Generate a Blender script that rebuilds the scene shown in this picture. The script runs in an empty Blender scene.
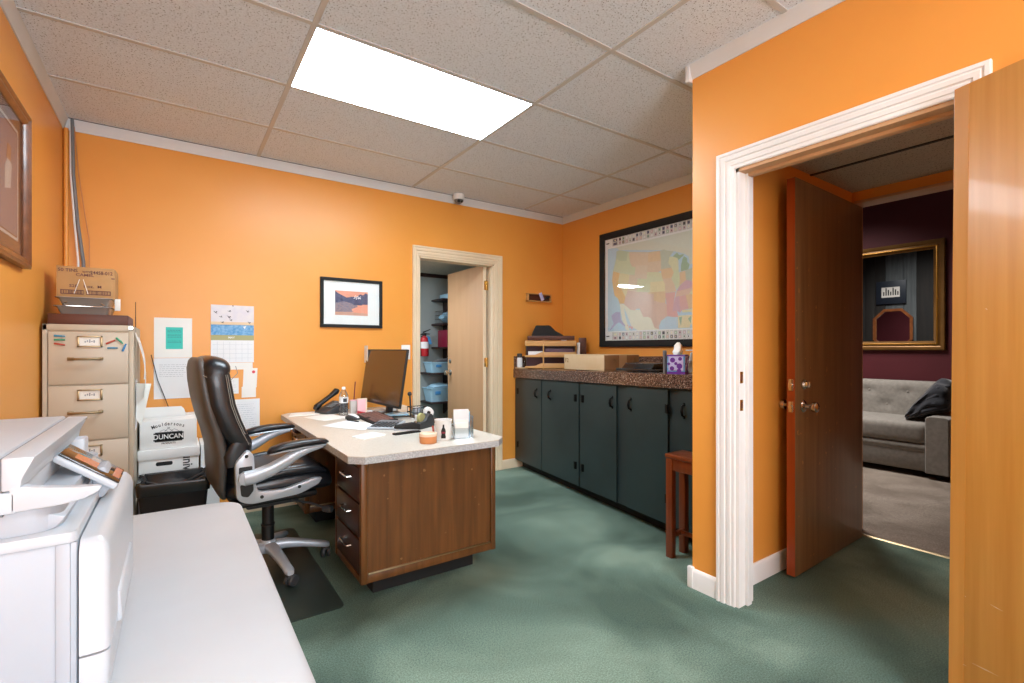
import bpy, bmesh, math, random
from mathutils import Matrix, Vector, Euler
random.seed(7)
R = math.radians
PI = math.pi
SC = bpy.context.scene
COL = SC.collection

# ------------------------------------------------------------------ camera
cam_data = bpy.data.cameras.new('camera')
cam = bpy.data.objects.new('camera', cam_data)
COL.objects.link(cam)
cam.location = (0, 0, 1.208)
cam.rotation_euler = (R(90), 0, -0.604857)
cam_data.sensor_width = 36
cam_data.lens = 36 * 486.67 / 1024
cam_data.shift_y = 7.54 / 1024
cam_data.clip_start = 0.02
SC.camera = cam

# ------------------------------------------------------------------ world, exposure
SC.view_settings.view_transform = 'Standard'
SC.view_settings.look = 'None'
SC.view_settings.gamma = 1
SC.view_settings.use_curve_mapping = False
SC.view_settings.exposure = 0.28
world = bpy.data.worlds.new('world')
SC.world = world
world.use_nodes = True
world.node_tree.nodes['Background'].inputs[0].default_value = (0.75, 0.85, 1, 1)
world.node_tree.nodes['Background'].inputs[1].default_value = 0.15

TROFFER = 22.0      # ceiling panels of the office
REAR_FILL = 92.0      # added daylight fill from behind the viewpoint; the window is assumed
YREAR_ = -2.4
HALL = 9.0         # fill added further down the hall, no lamp seen
LOUNGE = 58.0       # fill added over the lounge, lamp and housing unseen
CLOSET = 20.0        # fill added in the closet, its lamp is assumed

def area_light(name, loc, size, power, color, rot=(0, 0, 0)):
    d = bpy.data.lights.new(name, 'AREA')
    d.shape = 'RECTANGLE'
    d.size, d.size_y = size
    d.energy = power
    d.color = color
    o = bpy.data.objects.new(name, d)
    o.location = loc
    o.rotation_euler = rot
    COL.objects.link(o)
    return o

lamp = area_light('lounge_fill_light', (5.2, 2.6, 3.12), (1.2, 0.6), LOUNGE, (1.0, 0.96, 0.92))  # unseen ceiling source, added to brighten the lounge
lamp.data.spread = R(125)
area_light('rear_fill_light', (0.3, YREAR_ + 0.02, 1.55), (1.7, 1.3), REAR_FILL, (0.78, 0.90, 1.0), (R(90), 0, 0))  # added to lift the ceiling; no window is known there
area_light('hall_fill_light', (2.95, -1.3, 2.20), (0.5, 0.5), HALL, (1.0, 0.93, 0.85))  # out of view, added to brighten the hall
area_light('closet_fill_light', (1.55, 4.9, 2.12), (0.5, 0.3), CLOSET, (0.86, 0.93, 1.0))  # unseen source added to brighten the closet

# ------------------------------------------------------------------ materials
def lin(h):
    h = h.lstrip('#')
    v = [int(h[i:i + 2], 16) / 255 for i in (0, 2, 4)]
    return tuple((c / 12.92 if c <= 0.04045 else ((c + 0.055) / 1.055) ** 2.4) for c in v) + (1,)

MATS = {}

def base_mat(name):
    m = bpy.data.materials.new(name)
    m.use_nodes = True
    nt = m.node_tree
    return m, nt, nt.nodes['Principled BSDF']

def mat(name, hexc, rough=0.5, metal=0.0, hex2=None, scale=6.0, stretch=(1, 1, 1), detail=4,
        bump=0.0, bscale=None, coat=0.0, lo=0.35, hi=0.65, spec=None, sheen=0.0):
    m, nt, b = base_mat(name)
    b.inputs['Roughness'].default_value = rough
    b.inputs['Metallic'].default_value = metal
    if coat:
        b.inputs['Coat Weight'].default_value = coat
        b.inputs['Coat Roughness'].default_value = 0.08
    if spec is not None:
        b.inputs['Specular IOR Level'].default_value = spec
    if sheen:
        b.inputs['Sheen Weight'].default_value = sheen
    tc = nt.nodes.new('ShaderNodeTexCoord')
    mp = nt.nodes.new('ShaderNodeMapping')
    mp.inputs['Scale'].default_value = stretch
    nt.links.new(tc.outputs['Object'], mp.inputs['Vector'])
    nz = nt.nodes.new('ShaderNodeTexNoise')
    nz.inputs['Scale'].default_value = scale
    nz.inputs['Detail'].default_value = detail
    nt.links.new(mp.outputs['Vector'], nz.inputs['Vector'])
    rp = nt.nodes.new('ShaderNodeValToRGB')
    rp.color_ramp.elements[0].position = lo
    rp.color_ramp.elements[1].position = hi
    c1 = lin(hexc)
    if hex2:
        c2 = lin(hex2)
    else:
        c2 = tuple(min(1, x * 1.04) for x in c1[:3]) + (1,)
    rp.color_ramp.elements[0].color = c1
    rp.color_ramp.elements[1].color = c2
    nt.links.new(nz.outputs['Fac'], rp.inputs['Fac'])
    nt.links.new(rp.outputs['Color'], b.inputs['Base Color'])
    if bump:
        nb = nt.nodes.new('ShaderNodeTexNoise')
        nb.inputs['Scale'].default_value = bscale or scale * 4
        nb.inputs['Detail'].default_value = 3
        nt.links.new(mp.outputs['Vector'], nb.inputs['Vector'])
        bp = nt.nodes.new('ShaderNodeBump')
        bp.inputs['Strength'].default_value = bump
        bp.inputs['Distance'].default_value = 0.004
        nt.links.new(nb.outputs['Fac'], bp.inputs['Height'])
        nt.links.new(bp.outputs['Normal'], b.inputs['Normal'])
    MATS[name] = m
    return m

def emit_mat(name, color, strength):
    m, nt, b = base_mat(name)
    b.inputs['Base Color'].default_value = (0.8, 0.8, 0.8, 1)
    b.inputs['Emission Color'].default_value = color
    b.inputs['Emission Strength'].default_value = strength
    MATS[name] = m
    return m

def glass_mat(name, tint=(1, 1, 1, 1), rough=0.02, base=0.05, edge=0.6):
    m = bpy.data.materials.new(name)
    m.use_nodes = True
    nt = m.node_tree
    nt.nodes.clear()
    out = nt.nodes.new('ShaderNodeOutputMaterial')
    tr = nt.nodes.new('ShaderNodeBsdfTransparent')
    tr.inputs[0].default_value = tint
    gl = nt.nodes.new('ShaderNodeBsdfGlossy')
    gl.inputs['Roughness'].default_value = rough
    fr = nt.nodes.new('ShaderNodeLayerWeight')
    fr.inputs[0].default_value = 0.25
    mr = nt.nodes.new('ShaderNodeMapRange')
    mr.inputs[3].default_value = base
    mr.inputs[4].default_value = edge
    mx = nt.nodes.new('ShaderNodeMixShader')
    nt.links.new(fr.outputs['Fresnel'], mr.inputs[0])
    nt.links.new(mr.outputs[0], mx.inputs[0])
    nt.links.new(tr.outputs[0], mx.inputs[1])
    nt.links.new(gl.outputs[0], mx.inputs[2])
    nt.links.new(mx.outputs[0], out.inputs[0])
    MATS[name] = m
    return m

def carpet_mat(name, c_dark, c_mid, c_light, big=0.9, off=(0, 0, 0)):
    m, nt, b = base_mat(name)
    b.inputs['Roughness'].default_value = 0.95
    b.inputs['Specular IOR Level'].default_value = 0.15
    tc = nt.nodes.new('ShaderNodeTexCoord')
    mp = nt.nodes.new('ShaderNodeMapping')
    mp.inputs['Location'].default_value = off
    nt.links.new(tc.outputs['Object'], mp.inputs['Vector'])
    n1 = nt.nodes.new('ShaderNodeTexNoise'); n1.inputs['Scale'].default_value = big; n1.inputs['Detail'].default_value = 3
    n1.inputs['Distortion'].default_value = 0.6
    n2 = nt.nodes.new('ShaderNodeTexNoise'); n2.inputs['Scale'].default_value = 160; n2.inputs['Detail'].default_value = 2
    n3 = nt.nodes.new('ShaderNodeTexNoise'); n3.inputs['Scale'].default_value = 420; n3.inputs['Detail'].default_value = 1
    for n in (n1, n2, n3):
        nt.links.new(mp.outputs['Vector'], n.inputs['Vector'])
    r1 = nt.nodes.new('ShaderNodeValToRGB')
    r1.color_ramp.elements[0].position = 0.36; r1.color_ramp.elements[0].color = lin(c_dark)
    r1.color_ramp.elements[1].position = 0.64; r1.color_ramp.elements[1].color = lin(c_light)
    e = r1.color_ramp.elements.new(0.5); e.color = lin(c_mid)
    nt.links.new(n1.outputs['Fac'], r1.inputs['Fac'])
    add = nt.nodes.new('ShaderNodeMath'); add.operation = 'ADD'
    nt.links.new(n2.outputs['Fac'], add.inputs[0]); nt.links.new(n3.outputs['Fac'], add.inputs[1])
    mr = nt.nodes.new('ShaderNodeMapRange')
    mr.inputs[1].default_value = 0.75; mr.inputs[2].default_value = 1.25
    mr.inputs[3].default_value = 0.62; mr.inputs[4].default_value = 1.42
    nt.links.new(add.outputs[0], mr.inputs[0])
    mul = nt.nodes.new('ShaderNodeVectorMath'); mul.operation = 'SCALE'
    nt.links.new(r1.outputs['Color'], mul.inputs[0]); nt.links.new(mr.outputs[0], mul.inputs['Scale'])
    nt.links.new(mul.outputs[0], b.inputs['Base Color'])
    bp = nt.nodes.new('ShaderNodeBump'); bp.inputs['Strength'].default_value = 0.5; bp.inputs['Distance'].default_value = 0.004
    nt.links.new(add.outputs[0], bp.inputs['Height']); nt.links.new(bp.outputs['Normal'], b.inputs['Normal'])
    MATS[name] = m
    return m

def speck_mat(name, cols, scale, rough=0.3, base=None, coat=0.0, bump=0.0):
    """voronoi cells coloured at random from cols = [(pos, hex), ...]"""
    m, nt, b = base_mat(name)
    b.inputs['Roughness'].default_value = rough
    if coat:
        b.inputs['Coat Weight'].default_value = coat
    tc = nt.nodes.new('ShaderNodeTexCoord')
    v = nt.nodes.new('ShaderNodeTexVoronoi'); v.inputs['Scale'].default_value = scale
    nt.links.new(tc.outputs['Object'], v.inputs['Vector'])
    sep = nt.nodes.new('ShaderNodeSeparateColor')
    nt.links.new(v.outputs['Color'], sep.inputs[0])
    rp = nt.nodes.new('ShaderNodeValToRGB'); rp.color_ramp.interpolation = 'CONSTANT'
    els = rp.color_ramp.elements
    els[0].position = cols[0][0]; els[0].color = lin(cols[0][1])
    els[1].position = cols[1][0]; els[1].color = lin(cols[1][1])
    for p, h in cols[2:]:
        e = els.new(p); e.color = lin(h)
    nt.links.new(sep.outputs[0], rp.inputs['Fac'])
    nt.links.new(rp.outputs['Color'], b.inputs['Base Color'])
    MATS[name] = m
    return m

def tile_mat(name, hexc, hexdot):
    """mineral fibre ceiling tile: pits and faint mottling"""
    m, nt, b = base_mat(name)
    b.inputs['Roughness'].default_value = 0.95
    b.inputs['Specular IOR Level'].default_value = 0.1
    tc = nt.nodes.new('ShaderNodeTexCoord')
    n = nt.nodes.new('ShaderNodeTexNoise'); n.inputs['Scale'].default_value = 130; n.inputs['Detail'].default_value = 3
    nt.links.new(tc.outputs['Object'], n.inputs['Vector'])
    v = nt.nodes.new('ShaderNodeTexVoronoi'); v.inputs['Scale'].default_value = 75
    nt.links.new(tc.outputs['Object'], v.inputs['Vector'])
    r = nt.nodes.new('ShaderNodeValToRGB')
    r.color_ramp.elements[0].position = 0.16; r.color_ramp.elements[0].color = lin(hexdot)
    r.color_ramp.elements[1].position = 0.22; r.color_ramp.elements[1].color = (1, 1, 1, 1)
    nt.links.new(v.outputs['Distance'], r.inputs['Fac'])
    r2 = nt.nodes.new('ShaderNodeValToRGB')
    c = lin(hexc)
    r2.color_ramp.elements[0].position = 0.33; r2.color_ramp.elements[0].color = tuple(x * 0.80 for x in c[:3]) + (1,)
    r2.color_ramp.elements[1].position = 0.52; r2.color_ramp.elements[1].color = c
    nt.links.new(n.outputs['Fac'], r2.inputs['Fac'])
    mx = nt.nodes.new('ShaderNodeMix'); mx.data_type = 'RGBA'; mx.blend_type = 'MULTIPLY'; mx.inputs[0].default_value = 1
    nt.links.new(r2.outputs['Color'], mx.inputs[6]); nt.links.new(r.outputs['Color'], mx.inputs[7])
    nt.links.new(mx.outputs[2], b.inputs['Base Color'])
    bp = nt.nodes.new('ShaderNodeBump'); bp.inputs['Strength'].default_value = 0.25; bp.inputs['Distance'].default_value = 0.003
    nt.links.new(n.outputs['Fac'], bp.inputs['Height']); nt.links.new(bp.outputs['Normal'], b.inputs['Normal'])
    MATS[name] = m
    return m

def wood(name, h1, h2, rough=0.4, stretch=(14, 14, 0.9), scale=3.0, scratch=None, coat=0.0, lo=0.3, hi=0.7):
    m = mat(name, h1, rough, 0, h2, scale, stretch, 6, coat=coat, lo=lo, hi=hi)
    if scratch:
        nt = m.node_tree
        b = nt.nodes['Principled BSDF']
        src = b.inputs['Base Color'].links[0].from_socket
        tc = nt.nodes.new('ShaderNodeTexCoord')
        n = nt.nodes.new('ShaderNodeTexNoise'); n.inputs['Scale'].default_value = 26; n.inputs['Detail'].default_value = 1
        nt.links.new(tc.outputs['Object'], n.inputs['Vector'])
        r = nt.nodes.new('ShaderNodeValToRGB')
        r.color_ramp.elements[0].position = 0.745; r.color_ramp.elements[0].color = (0, 0, 0, 1)
        r.color_ramp.elements[1].position = 0.77; r.color_ramp.elements[1].color = (0.8, 0.8, 0.8, 1)
        nt.links.new(n.outputs['Fac'], r.inputs['Fac'])
        mx = nt.nodes.new('ShaderNodeMix'); mx.data_type = 'RGBA'
        nt.links.new(r.outputs['Color'], mx.inputs[0])
        nt.links.new(src, mx.inputs[6]); mx.inputs[7].default_value = lin(scratch)
        nt.links.new(mx.outputs[2], b.inputs['Base Color'])
    return m

mat('orange_paint', 'e89a40', 0.38, hex2='ea9f47', scale=1.5, bump=0.03, bscale=220, spec=0.5)
mat('burgundy_paint', '52141d', 0.6, hex2='581721', scale=2)
mat('grey_paint', '8f9a9a', 0.6, hex2='98a3a3', scale=2)
mat('dark_trim', '2a1714', 0.5)
mat('white_trim', 'eceae8', 0.4, hex2='f2f0ee', scale=3)
mat('cream_trim', 'e5cfae', 0.42, hex2='ead6b8', scale=3)
mat('crown_white', 'd4d6d8', 0.5, hex2='dcdee0', scale=3)
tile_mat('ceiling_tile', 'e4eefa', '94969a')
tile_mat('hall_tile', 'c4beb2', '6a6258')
mat('grid_metal', 'c6c6c6', 0.5)
mat('grid_dark', '2e2722', 0.6)
carpet_mat('green_carpet', '52655a', '697e71', '839888', 1.3, (1.4, 0.3, 0))
carpet_mat('taupe_carpet', '766a60', '83776c', '908479', 2.5)
mat('chair_mat', '262f2a', 0.4, hex2='333e38', scale=3)
emit_mat('diffuser', (0.80, 0.94, 1.04, 1), TROFFER)
wood('golden_wood', 'c98a38', 'd79a48', 0.38, (18, 18, 0.7), 2.2, coat=0.15)
wood('golden_edge', 'bd8136', 'c98e44', 0.4, (18, 18, 0.7), 2.2)
wood('brown_door_wood', '70502f', '866440', 0.42, (14, 14, 0.6), 2.2, scratch='a8773f', coat=0.25)
wood('door_edge_wood', '8f3c12', '9c4517', 0.35)
wood('tan_door', 'c79a70', 'cda177', 0.55, (8, 8, 0.6), 1.6)
wood('walnut', '573517', '744a22', 0.38, (10, 10, 0.7), 3.2, scratch='8d6a41')
wood('walnut_dark', '3a1f12', '4a2a18', 0.35, (12, 1, 12), 3)
wood('cherry', '6a2c14', '84421e', 0.3, (10, 10, 0.8), 3, coat=0.2)
wood('oak_light', 'c28d4c', 'd3a163', 0.45, (1, 12, 12), 3)
wood('frame_wood', '6b3a1d', '8a5028', 0.35, (6, 6, 6), 3, coat=0.3)
wood('box_wood', '4d2413', '5d2e19', 0.5, (1, 14, 14), 3)
wood('barn_dark', '0e0b09', '1d1712', 0.8, (10, 10, 0.7), 3)
wood('barn_grey', '3c4042', '55595a', 0.8, (10, 10, 0.7), 3)
speck_mat('laminate_top', [(0, 'c6bfb4'), (0.12, 'cdc7bc'), (0.75, 'bfb8ac')], 260, 0.32)
speck_mat('laminate_edge', [(0, 'b9bcbf'), (0.4, 'c9ccce'), (0.7, 'a9acb0')], 260, 0.4)
speck_mat('granite', [(0, '2a1f1b'), (0.22, '5c4136'), (0.5, '765848'), (0.68, '412d26'), (0.84, '957666'), (0.95, 'c0ab9c')], 230, 0.22, coat=0.3)
mat('teal_cabinet', '263233', 0.42, hex2='2e3c3d', scale=2.2)
mat('teal_stile', '283132', 0.42, hex2='303b3c', scale=2.2)
mat('black_iron', '101010', 0.35, metal=0.6)
mat('black', '111111', 0.5)
mat('matte_black', '181818', 0.8)
mat('dark_grey', '38393b', 0.5)
mat('mid_grey', '76787a', 0.5)
mat('white', 'e8e8e6', 0.5)
mat('table_white', 'aeb1b5', 0.42, hex2='b5b8bc', scale=3, bump=0.03, bscale=400)
mat('printer_white', 'bdc4cb', 0.35)
mat('printer_grey', 'a6aeb7', 0.45)
mat('printer_seam', '6d7175', 0.6)
mat('screen_dark', '1a1512', 0.08, spec=0.8)
mat('screen_tile', 'c06a35', 0.15)
mat('screen_tile_light', '9c948c', 0.15)
mat('monitor_screen', '33211a', 0.2, spec=0.9)
mat('paper', 'eceae4', 0.75)
mat('paper_cool', 'e6e8ea', 0.75)
mat('ink', '9a9da3', 0.8)
mat('ink_dark', '2b2b2d', 0.7)
mat('teal_note', '3fc0b4', 0.7)
mat('red_mark', 'cc3b44', 0.6)
mat('beige_metal', 'bfb09a', 0.45, hex2='c4b6a1', scale=2)
mat('beige_metal_drawer', 'c4b5a0', 0.42, hex2='c9bba7', scale=2)
mat('chrome', 'c8c4bc', 0.22, metal=1)
mat('brass', 'c9a35a', 0.25, metal=1)
mat('old_brass', '9c8a6a', 0.35, metal=0.9)
mat('silver_plastic', 'b9c0c8', 0.3, metal=0.25)
mat('leather', '15161a', 0.34, hex2='1c1d22', scale=20, bump=0.08, bscale=90, coat=0.12)
mat('leather_shell', '45413e', 0.42, hex2='504b47', scale=10, bump=0.05, bscale=90)
mat('stitch', '8b8880', 0.7)
mat('cardboard', 'b58a58', 0.8, hex2='bd9362', scale=8)
mat('cardboard_pale', 'c6ac86', 0.75, hex2='cdb592', scale=6)
mat('cardboard_side', '94714c', 0.8, hex2='9d7a55', scale=6)
mat('tape', 'c7ab83', 0.35)
mat('smoke_plastic', '8d857e', 0.25)
mat('plum', '5b3a4a', 0.5)
mat('black_bag', '1d1e20', 0.25)
mat('sofa_fabric', '7d776f', 0.9, hex2='89837b', scale=30, bump=0.15, bscale=300, sheen=0.3)
mat('navy_plush', '14161f', 0.9, hex2='1d202b', scale=25, bump=0.3, bscale=120, sheen=0.5)
mat('gold_frame', '6e4a1e', 0.4, metal=0.4, hex2='7d5724', scale=8)
mat('gold_bright', 'b07a2c', 0.35, metal=0.6)
mat('mirror', 'e8ecee', 0.01, metal=1.0)
mat('pink', 'eab6bb', 0.6)
mat('red', 'b3202b', 0.4)
mat('dark_red', '7c1030', 0.45)
mat('sky_blue', '7fb4d4', 0.5, hex2='a6cde2', scale=30)
mat('bright_blue', '3f86c0', 0.5)
mat('pale_blue_plastic', '9fc9e0', 0.3)
mat('orange_note', 'd08a55', 0.6)
mat('note_rim', 'e6cdb4', 0.6)
mat('violet', '6a2f9c', 0.5)
mat('lilac', 'c8c4ee', 0.5)
mat('sea_blue', '4f93c8', 0.6, hex2='86b6dc', scale=60)
mat('sky_pale', 'd8d3da', 0.6, hex2='e3dcdc', scale=20)
mat('sand', 'e4c8a4', 0.6)
mat('olive', 'a8a573', 0.6)
mat('sunset_pink', 'e59a80', 0.5)
mat('dusk_blue', '3d4260', 0.5, hex2='5b5a78', scale=40)
mat('dusk_rock', '6b6f85', 0.5, hex2='a88a88', scale=120)
mat('dusk_sand', 'c99a86', 0.5)
mat('print_brown', '5f3b33', 0.5, hex2='74483c', scale=14)
mat('print_white', 'cfc9c2', 0.5)
mat('print_skin', 'b07a58', 0.5)
mat('navy_mat', '141c28', 0.5)
mat('green_clip', '2f8f6a', 0.4)
mat('blue_clip', '3a7f9e', 0.4)
mat('rust_clip', 'a83a20', 0.4)
glass_mat('clear_glass', (0.98, 0.99, 0.99, 1), 0.02, 0.012, 0.45)
glass_mat('clear_plastic', (0.90, 0.93, 0.95, 1), 0.05, 0.08, 0.7)
glass_mat('bottle_plastic', (0.93, 0.95, 0.96, 1), 0.06, 0.10, 0.8)

# ------------------------------------------------------------------ mesh builder
class MB:
    def __init__(self):
        self.bm = bmesh.new()
        self.mi = 0

    def _take(self, bm2, M=None):
        me = bpy.data.meshes.new('tmp')
        if M is not None:
            bm2.transform(M)
        bm2.normal_update()
        for f in bm2.faces:
            f.material_index = self.mi
        bm2.to_mesh(me)
        bm2.free()
        self.bm.from_mesh(me)
        bpy.data.meshes.remove(me)
        return self

    def box(self, lo, hi, bev=0.0, seg=2, M=None):
        b = bmesh.new()
        bmesh.ops.create_cube(b, size=1)
        s = [hi[i] - lo[i] for i in range(3)]
        c = [(hi[i] + lo[i]) / 2 for i in range(3)]
        for v in b.verts:
            v.co = Vector((v.co.x * s[0] + c[0], v.co.y * s[1] + c[1], v.co.z * s[2] + c[2]))
        if bev:
            bmesh.ops.bevel(b, geom=list(b.edges), offset=min(bev, min(abs(x) for x in s) * 0.49), segments=seg, profile=0.5, affect='EDGES')
        return self._take(b, M)

    def prism(self, poly, h0, h1, axis='z', bev=0.0, seg=2, M=None):
        """poly in the plane normal to axis: z->(x,y) y->(x,z) x->(y,z)"""
        b = bmesh.new()
        def p3(u, v, w):
            return {'z': (u, v, w), 'y': (u, w, v), 'x': (w, u, v)}[axis]
        a = [b.verts.new(p3(u, v, h0)) for u, v in poly]
        c = [b.verts.new(p3(u, v, h1)) for u, v in poly]
        n = len(poly)
        b.faces.new(a); b.faces.new(c[::-1])
        for i in range(n):
            b.faces.new((a[i], c[i], c[(i + 1) % n], a[(i + 1) % n]))
        bmesh.ops.recalc_face_normals(b, faces=list(b.faces))
        if bev:
            bmesh.ops.bevel(b, geom=list(b.edges), offset=bev, segments=seg, profile=0.5, affect='EDGES')
        return self._take(b, M)

    def loft(self, rings, cap=True, closed=False, M=None):
        b = bmesh.new()
        R_ = [[b.verts.new(p) for p in r] for r in rings]
        n = len(rings[0])
        m = len(R_)
        for i in range(m if closed else m - 1):
            A, B = R_[i], R_[(i + 1) % m]
            for j in range(n):
                b.faces.new((A[j], A[(j + 1) % n], B[(j + 1) % n], B[j]))
        if cap and not closed:
            b.faces.new(R_[0][::-1]); b.faces.new(R_[-1])
        bmesh.ops.recalc_face_normals(b, faces=list(b.faces))
        return self._take(b, M)

    def cyl(self, p0, p1, r0, r1=None, seg=20, cap=True, M=None):
        r1 = r0 if r1 is None else r1
        p0, p1 = Vector(p0), Vector(p1)
        d = (p1 - p0).normalized()
        u = d.orthogonal().normalized(); w = d.cross(u)
        ring = lambda p, r: [p + (u * math.cos(2 * PI * k / seg) + w * math.sin(2 * PI * k / seg)) * max(r, 1e-5) for k in range(seg)]
        return self.loft([ring(p0, r0), ring(p1, r1)], cap, M=M)

    def tube(self, pts, r, seg=10, closed=False, M=None, flat=None):
        P = [Vector(p) for p in pts]
        n = len(P)
        rr = r if isinstance(r, (list, tuple)) else [r] * n
        rings = []
        prev = None
        for i in range(n):
            if closed:
                d = (P[(i + 1) % n] - P[i - 1])
            else:
                d = P[min(i + 1, n - 1)] - P[max(i - 1, 0)]
            d.normalize()
            if prev is None:
                u = d.orthogonal().normalized()
            else:
                u = (prev - d * prev.dot(d))
                if u.length < 1e-6:
                    u = d.orthogonal()
                u.normalize()
            prev = u
            w = d.cross(u)
            rings.append([P[i] + (u * math.cos(2 * PI * k / seg) + w * math.sin(2 * PI * k / seg)) * rr[i] for k in range(seg)])
        return self.loft(rings, True, closed, M)

    def lathe(self, prof, c=(0, 0, 0), seg=28, axis='z', M=None):
        """prof: [(r, h), ...]"""
        rings = []
        for r, h in prof:
            ring = []
            for k in range(seg):
                a = 2 * PI * k / seg
                x, y = max(r, 1e-5) * math.cos(a), max(r, 1e-5) * math.sin(a)
                p = {'z': (x, y, h), 'y': (x, h, y), 'x': (h, x, y)}[axis]
                ring.append((p[0] + c[0], p[1] + c[1], p[2] + c[2]))
            rings.append(ring)
        return self.loft(rings, True, M=M)

    def ball(self, c, r, s=(1, 1, 1), seg=16, M=None):
        b = bmesh.new()
        bmesh.ops.create_uvsphere(b, u_segments=seg, v_segments=max(6, seg // 2), radius=r)
        for v in b.verts:
            v.co = Vector((v.co.x * s[0] + c[0], v.co.y * s[1] + c[1], v.co.z * s[2] + c[2]))
        return self._take(b, M)

    def poly(self, pts, M=None):
        b = bmesh.new()
        b.faces.new([b.verts.new(p) for p in pts])
        return self._take(b, M)

    def text(self, s, size, M, ext=0.0004, align='CENTER', sx=1.0):
        cu = bpy.data.curves.new('t', 'FONT')
        cu.body = s
        cu.size = size
        cu.extrude = ext
        cu.offset = size * 0.018
        cu.align_x = align
        cu.align_y = 'CENTER'
        cu.resolution_u = 3
        ob = bpy.data.objects.new('t', cu)
        COL.objects.link(ob)
        dg = bpy.context.evaluated_depsgraph_get()
        me = bpy.data.meshes.new_from_object(ob.evaluated_get(dg))
        b = bmesh.new()
        b.from_mesh(me)
        b.transform(Matrix.Diagonal((sx, 1, 1, 1)))
        bpy.data.objects.remove(ob)
        bpy.data.curves.remove(cu)
        bpy.data.meshes.remove(me)
        return self._take(b, M)

    def mat(self, i):
        self.mi = i
        return self

    def build(self, name, mats, parent=None, world=True, smooth=35, bevel=0.0):
        me = bpy.data.meshes.new(name)
        bm = self.bm
        if parent is not None and world:
            bm.transform(wm(parent).inverted())
        bm.to_mesh(me)
        bm.free()
        if not isinstance(mats, (list, tuple)):
            mats = [mats]
        for m in mats:
            me.materials.append(MATS[m] if isinstance(m, str) else m)
        if smooth:
            me.polygons.foreach_set('use_smooth', [True] * len(me.polygons))
            me.set_sharp_from_angle(angle=R(smooth))
        o = bpy.data.objects.new(name, me)
        COL.objects.link(o)
        if parent is not None:
            o.parent = parent
        if bevel:
            md = o.modifiers.new('bevel', 'BEVEL'); md.width = bevel; md.segments = 2; md.limit_method = 'ANGLE'
        return o

def wm(o):
    m = Matrix.LocRotScale(o.location, o.rotation_euler, o.scale)
    return wm(o.parent) @ m if o.parent else m

def tag(o, label, cat, group=None, kind=None):
    o['label'] = label
    o['category'] = cat
    if group: o['group'] = group
    if kind: o['kind'] = kind
    return o

def thing(name, label, cat, loc=(0, 0, 0), rz=0.0, group=None):
    o = bpy.data.objects.new(name, None)
    o.empty_display_size = 0.05
    COL.objects.link(o)
    o.location = loc
    o.rotation_euler = (0, 0, rz)
    return tag(o, label, cat, group)

def struct(name, mb, mats, bevel=0.0, smooth=35):
    o = mb.build(name, mats, bevel=bevel, smooth=smooth)
    o['kind'] = 'structure'
    return o

def kids(o):
    return [c for c in bpy.data.objects if c.parent is o]

def dup(root, loc, rz, label=None):
    def cp(o, p):
        c = o.copy()
        COL.objects.link(c)
        if p is not None: c.parent = p
        for k in kids(o): cp(k, c)
        return c
    r = cp(root, None)
    r.location = loc
    r.rotation_euler = (0, 0, rz)
    if label: r['label'] = label
    return r

def plane_m(o, xd, yd):
    x = Vector(xd).normalized(); y = Vector(yd).normalized(); z = x.cross(y)
    return Matrix(((x.x, y.x, z.x, o[0]), (x.y, y.y, z.y, o[1]), (x.z, y.z, z.z, o[2]), (0, 0, 0, 1)))

BACKM = lambda x, z, y: plane_m((x, y, z), (1, 0, 0), (0, 0, 1))     # facing -Y
RIGHTM = lambda y, z, x: plane_m((x, y, z), (0, -1, 0), (0, 0, 1))   # facing -X

def rot_m(loc, rz=0.0, rx=0.0, ry=0.0):
    return Matrix.Translation(loc) @ Euler((rx, ry, rz)).to_matrix().to_4x4()

# ------------------------------------------------------------------ room shell
H = 2.645
XL, YB, XR, XN = -0.575, 4.08, 3.497, 2.16
YREAR = -2.4
T = 0.12

def crown(mb, a, b, n):
    """crown along a->b (xy) ; n = direction into the room"""
    prof = [(0, 0), (0.026, 0), (0.026, -0.010), (0.019, -0.020), (0.015, -0.045), (0.008, -0.058), (0.006, -0.070), (0, -0.070)]
    mb.loft([[(p[0] + n[0] * u, p[1] + n[1] * u, H + w) for u, w in prof] for p in (a, b)])

def base(mb, a, b, n, h=0.098):
    prof = [(0, 0), (0.014, 0), (0.014, h - 0.018), (0.009, h - 0.004), (0.004, h), (0, h)]
    mb.loft([[(p[0] + n[0] * u, p[1] + n[1] * u, w) for u, w in prof] for p in (a, b)])

struct('floor', MB().box((XL - T, YREAR - T, -0.08), (3.68, YB + 0.06, 0)), 'green_carpet')
struct('floor_lounge', MB().box((3.68, -2.0, -0.08), (6.72, 4.2, 0.002)), 'taupe_carpet')
struct('floor_closet', MB().box((1.2, YB + 0.06, -0.08), (3.8, 5.72, 0)), 'green_carpet')
struct('trim_threshold', MB().prism([(3.662, 0.0), (3.672, 0.006), (3.690, 0.006), (3.70, 0.0)], -0.3, 1.345, 'y'), 'old_brass')
struct('ceiling', MB().box((XL - T, YREAR - T, H), (XR + T, YB + T, H + 0.08)), 'ceiling_tile')

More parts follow.
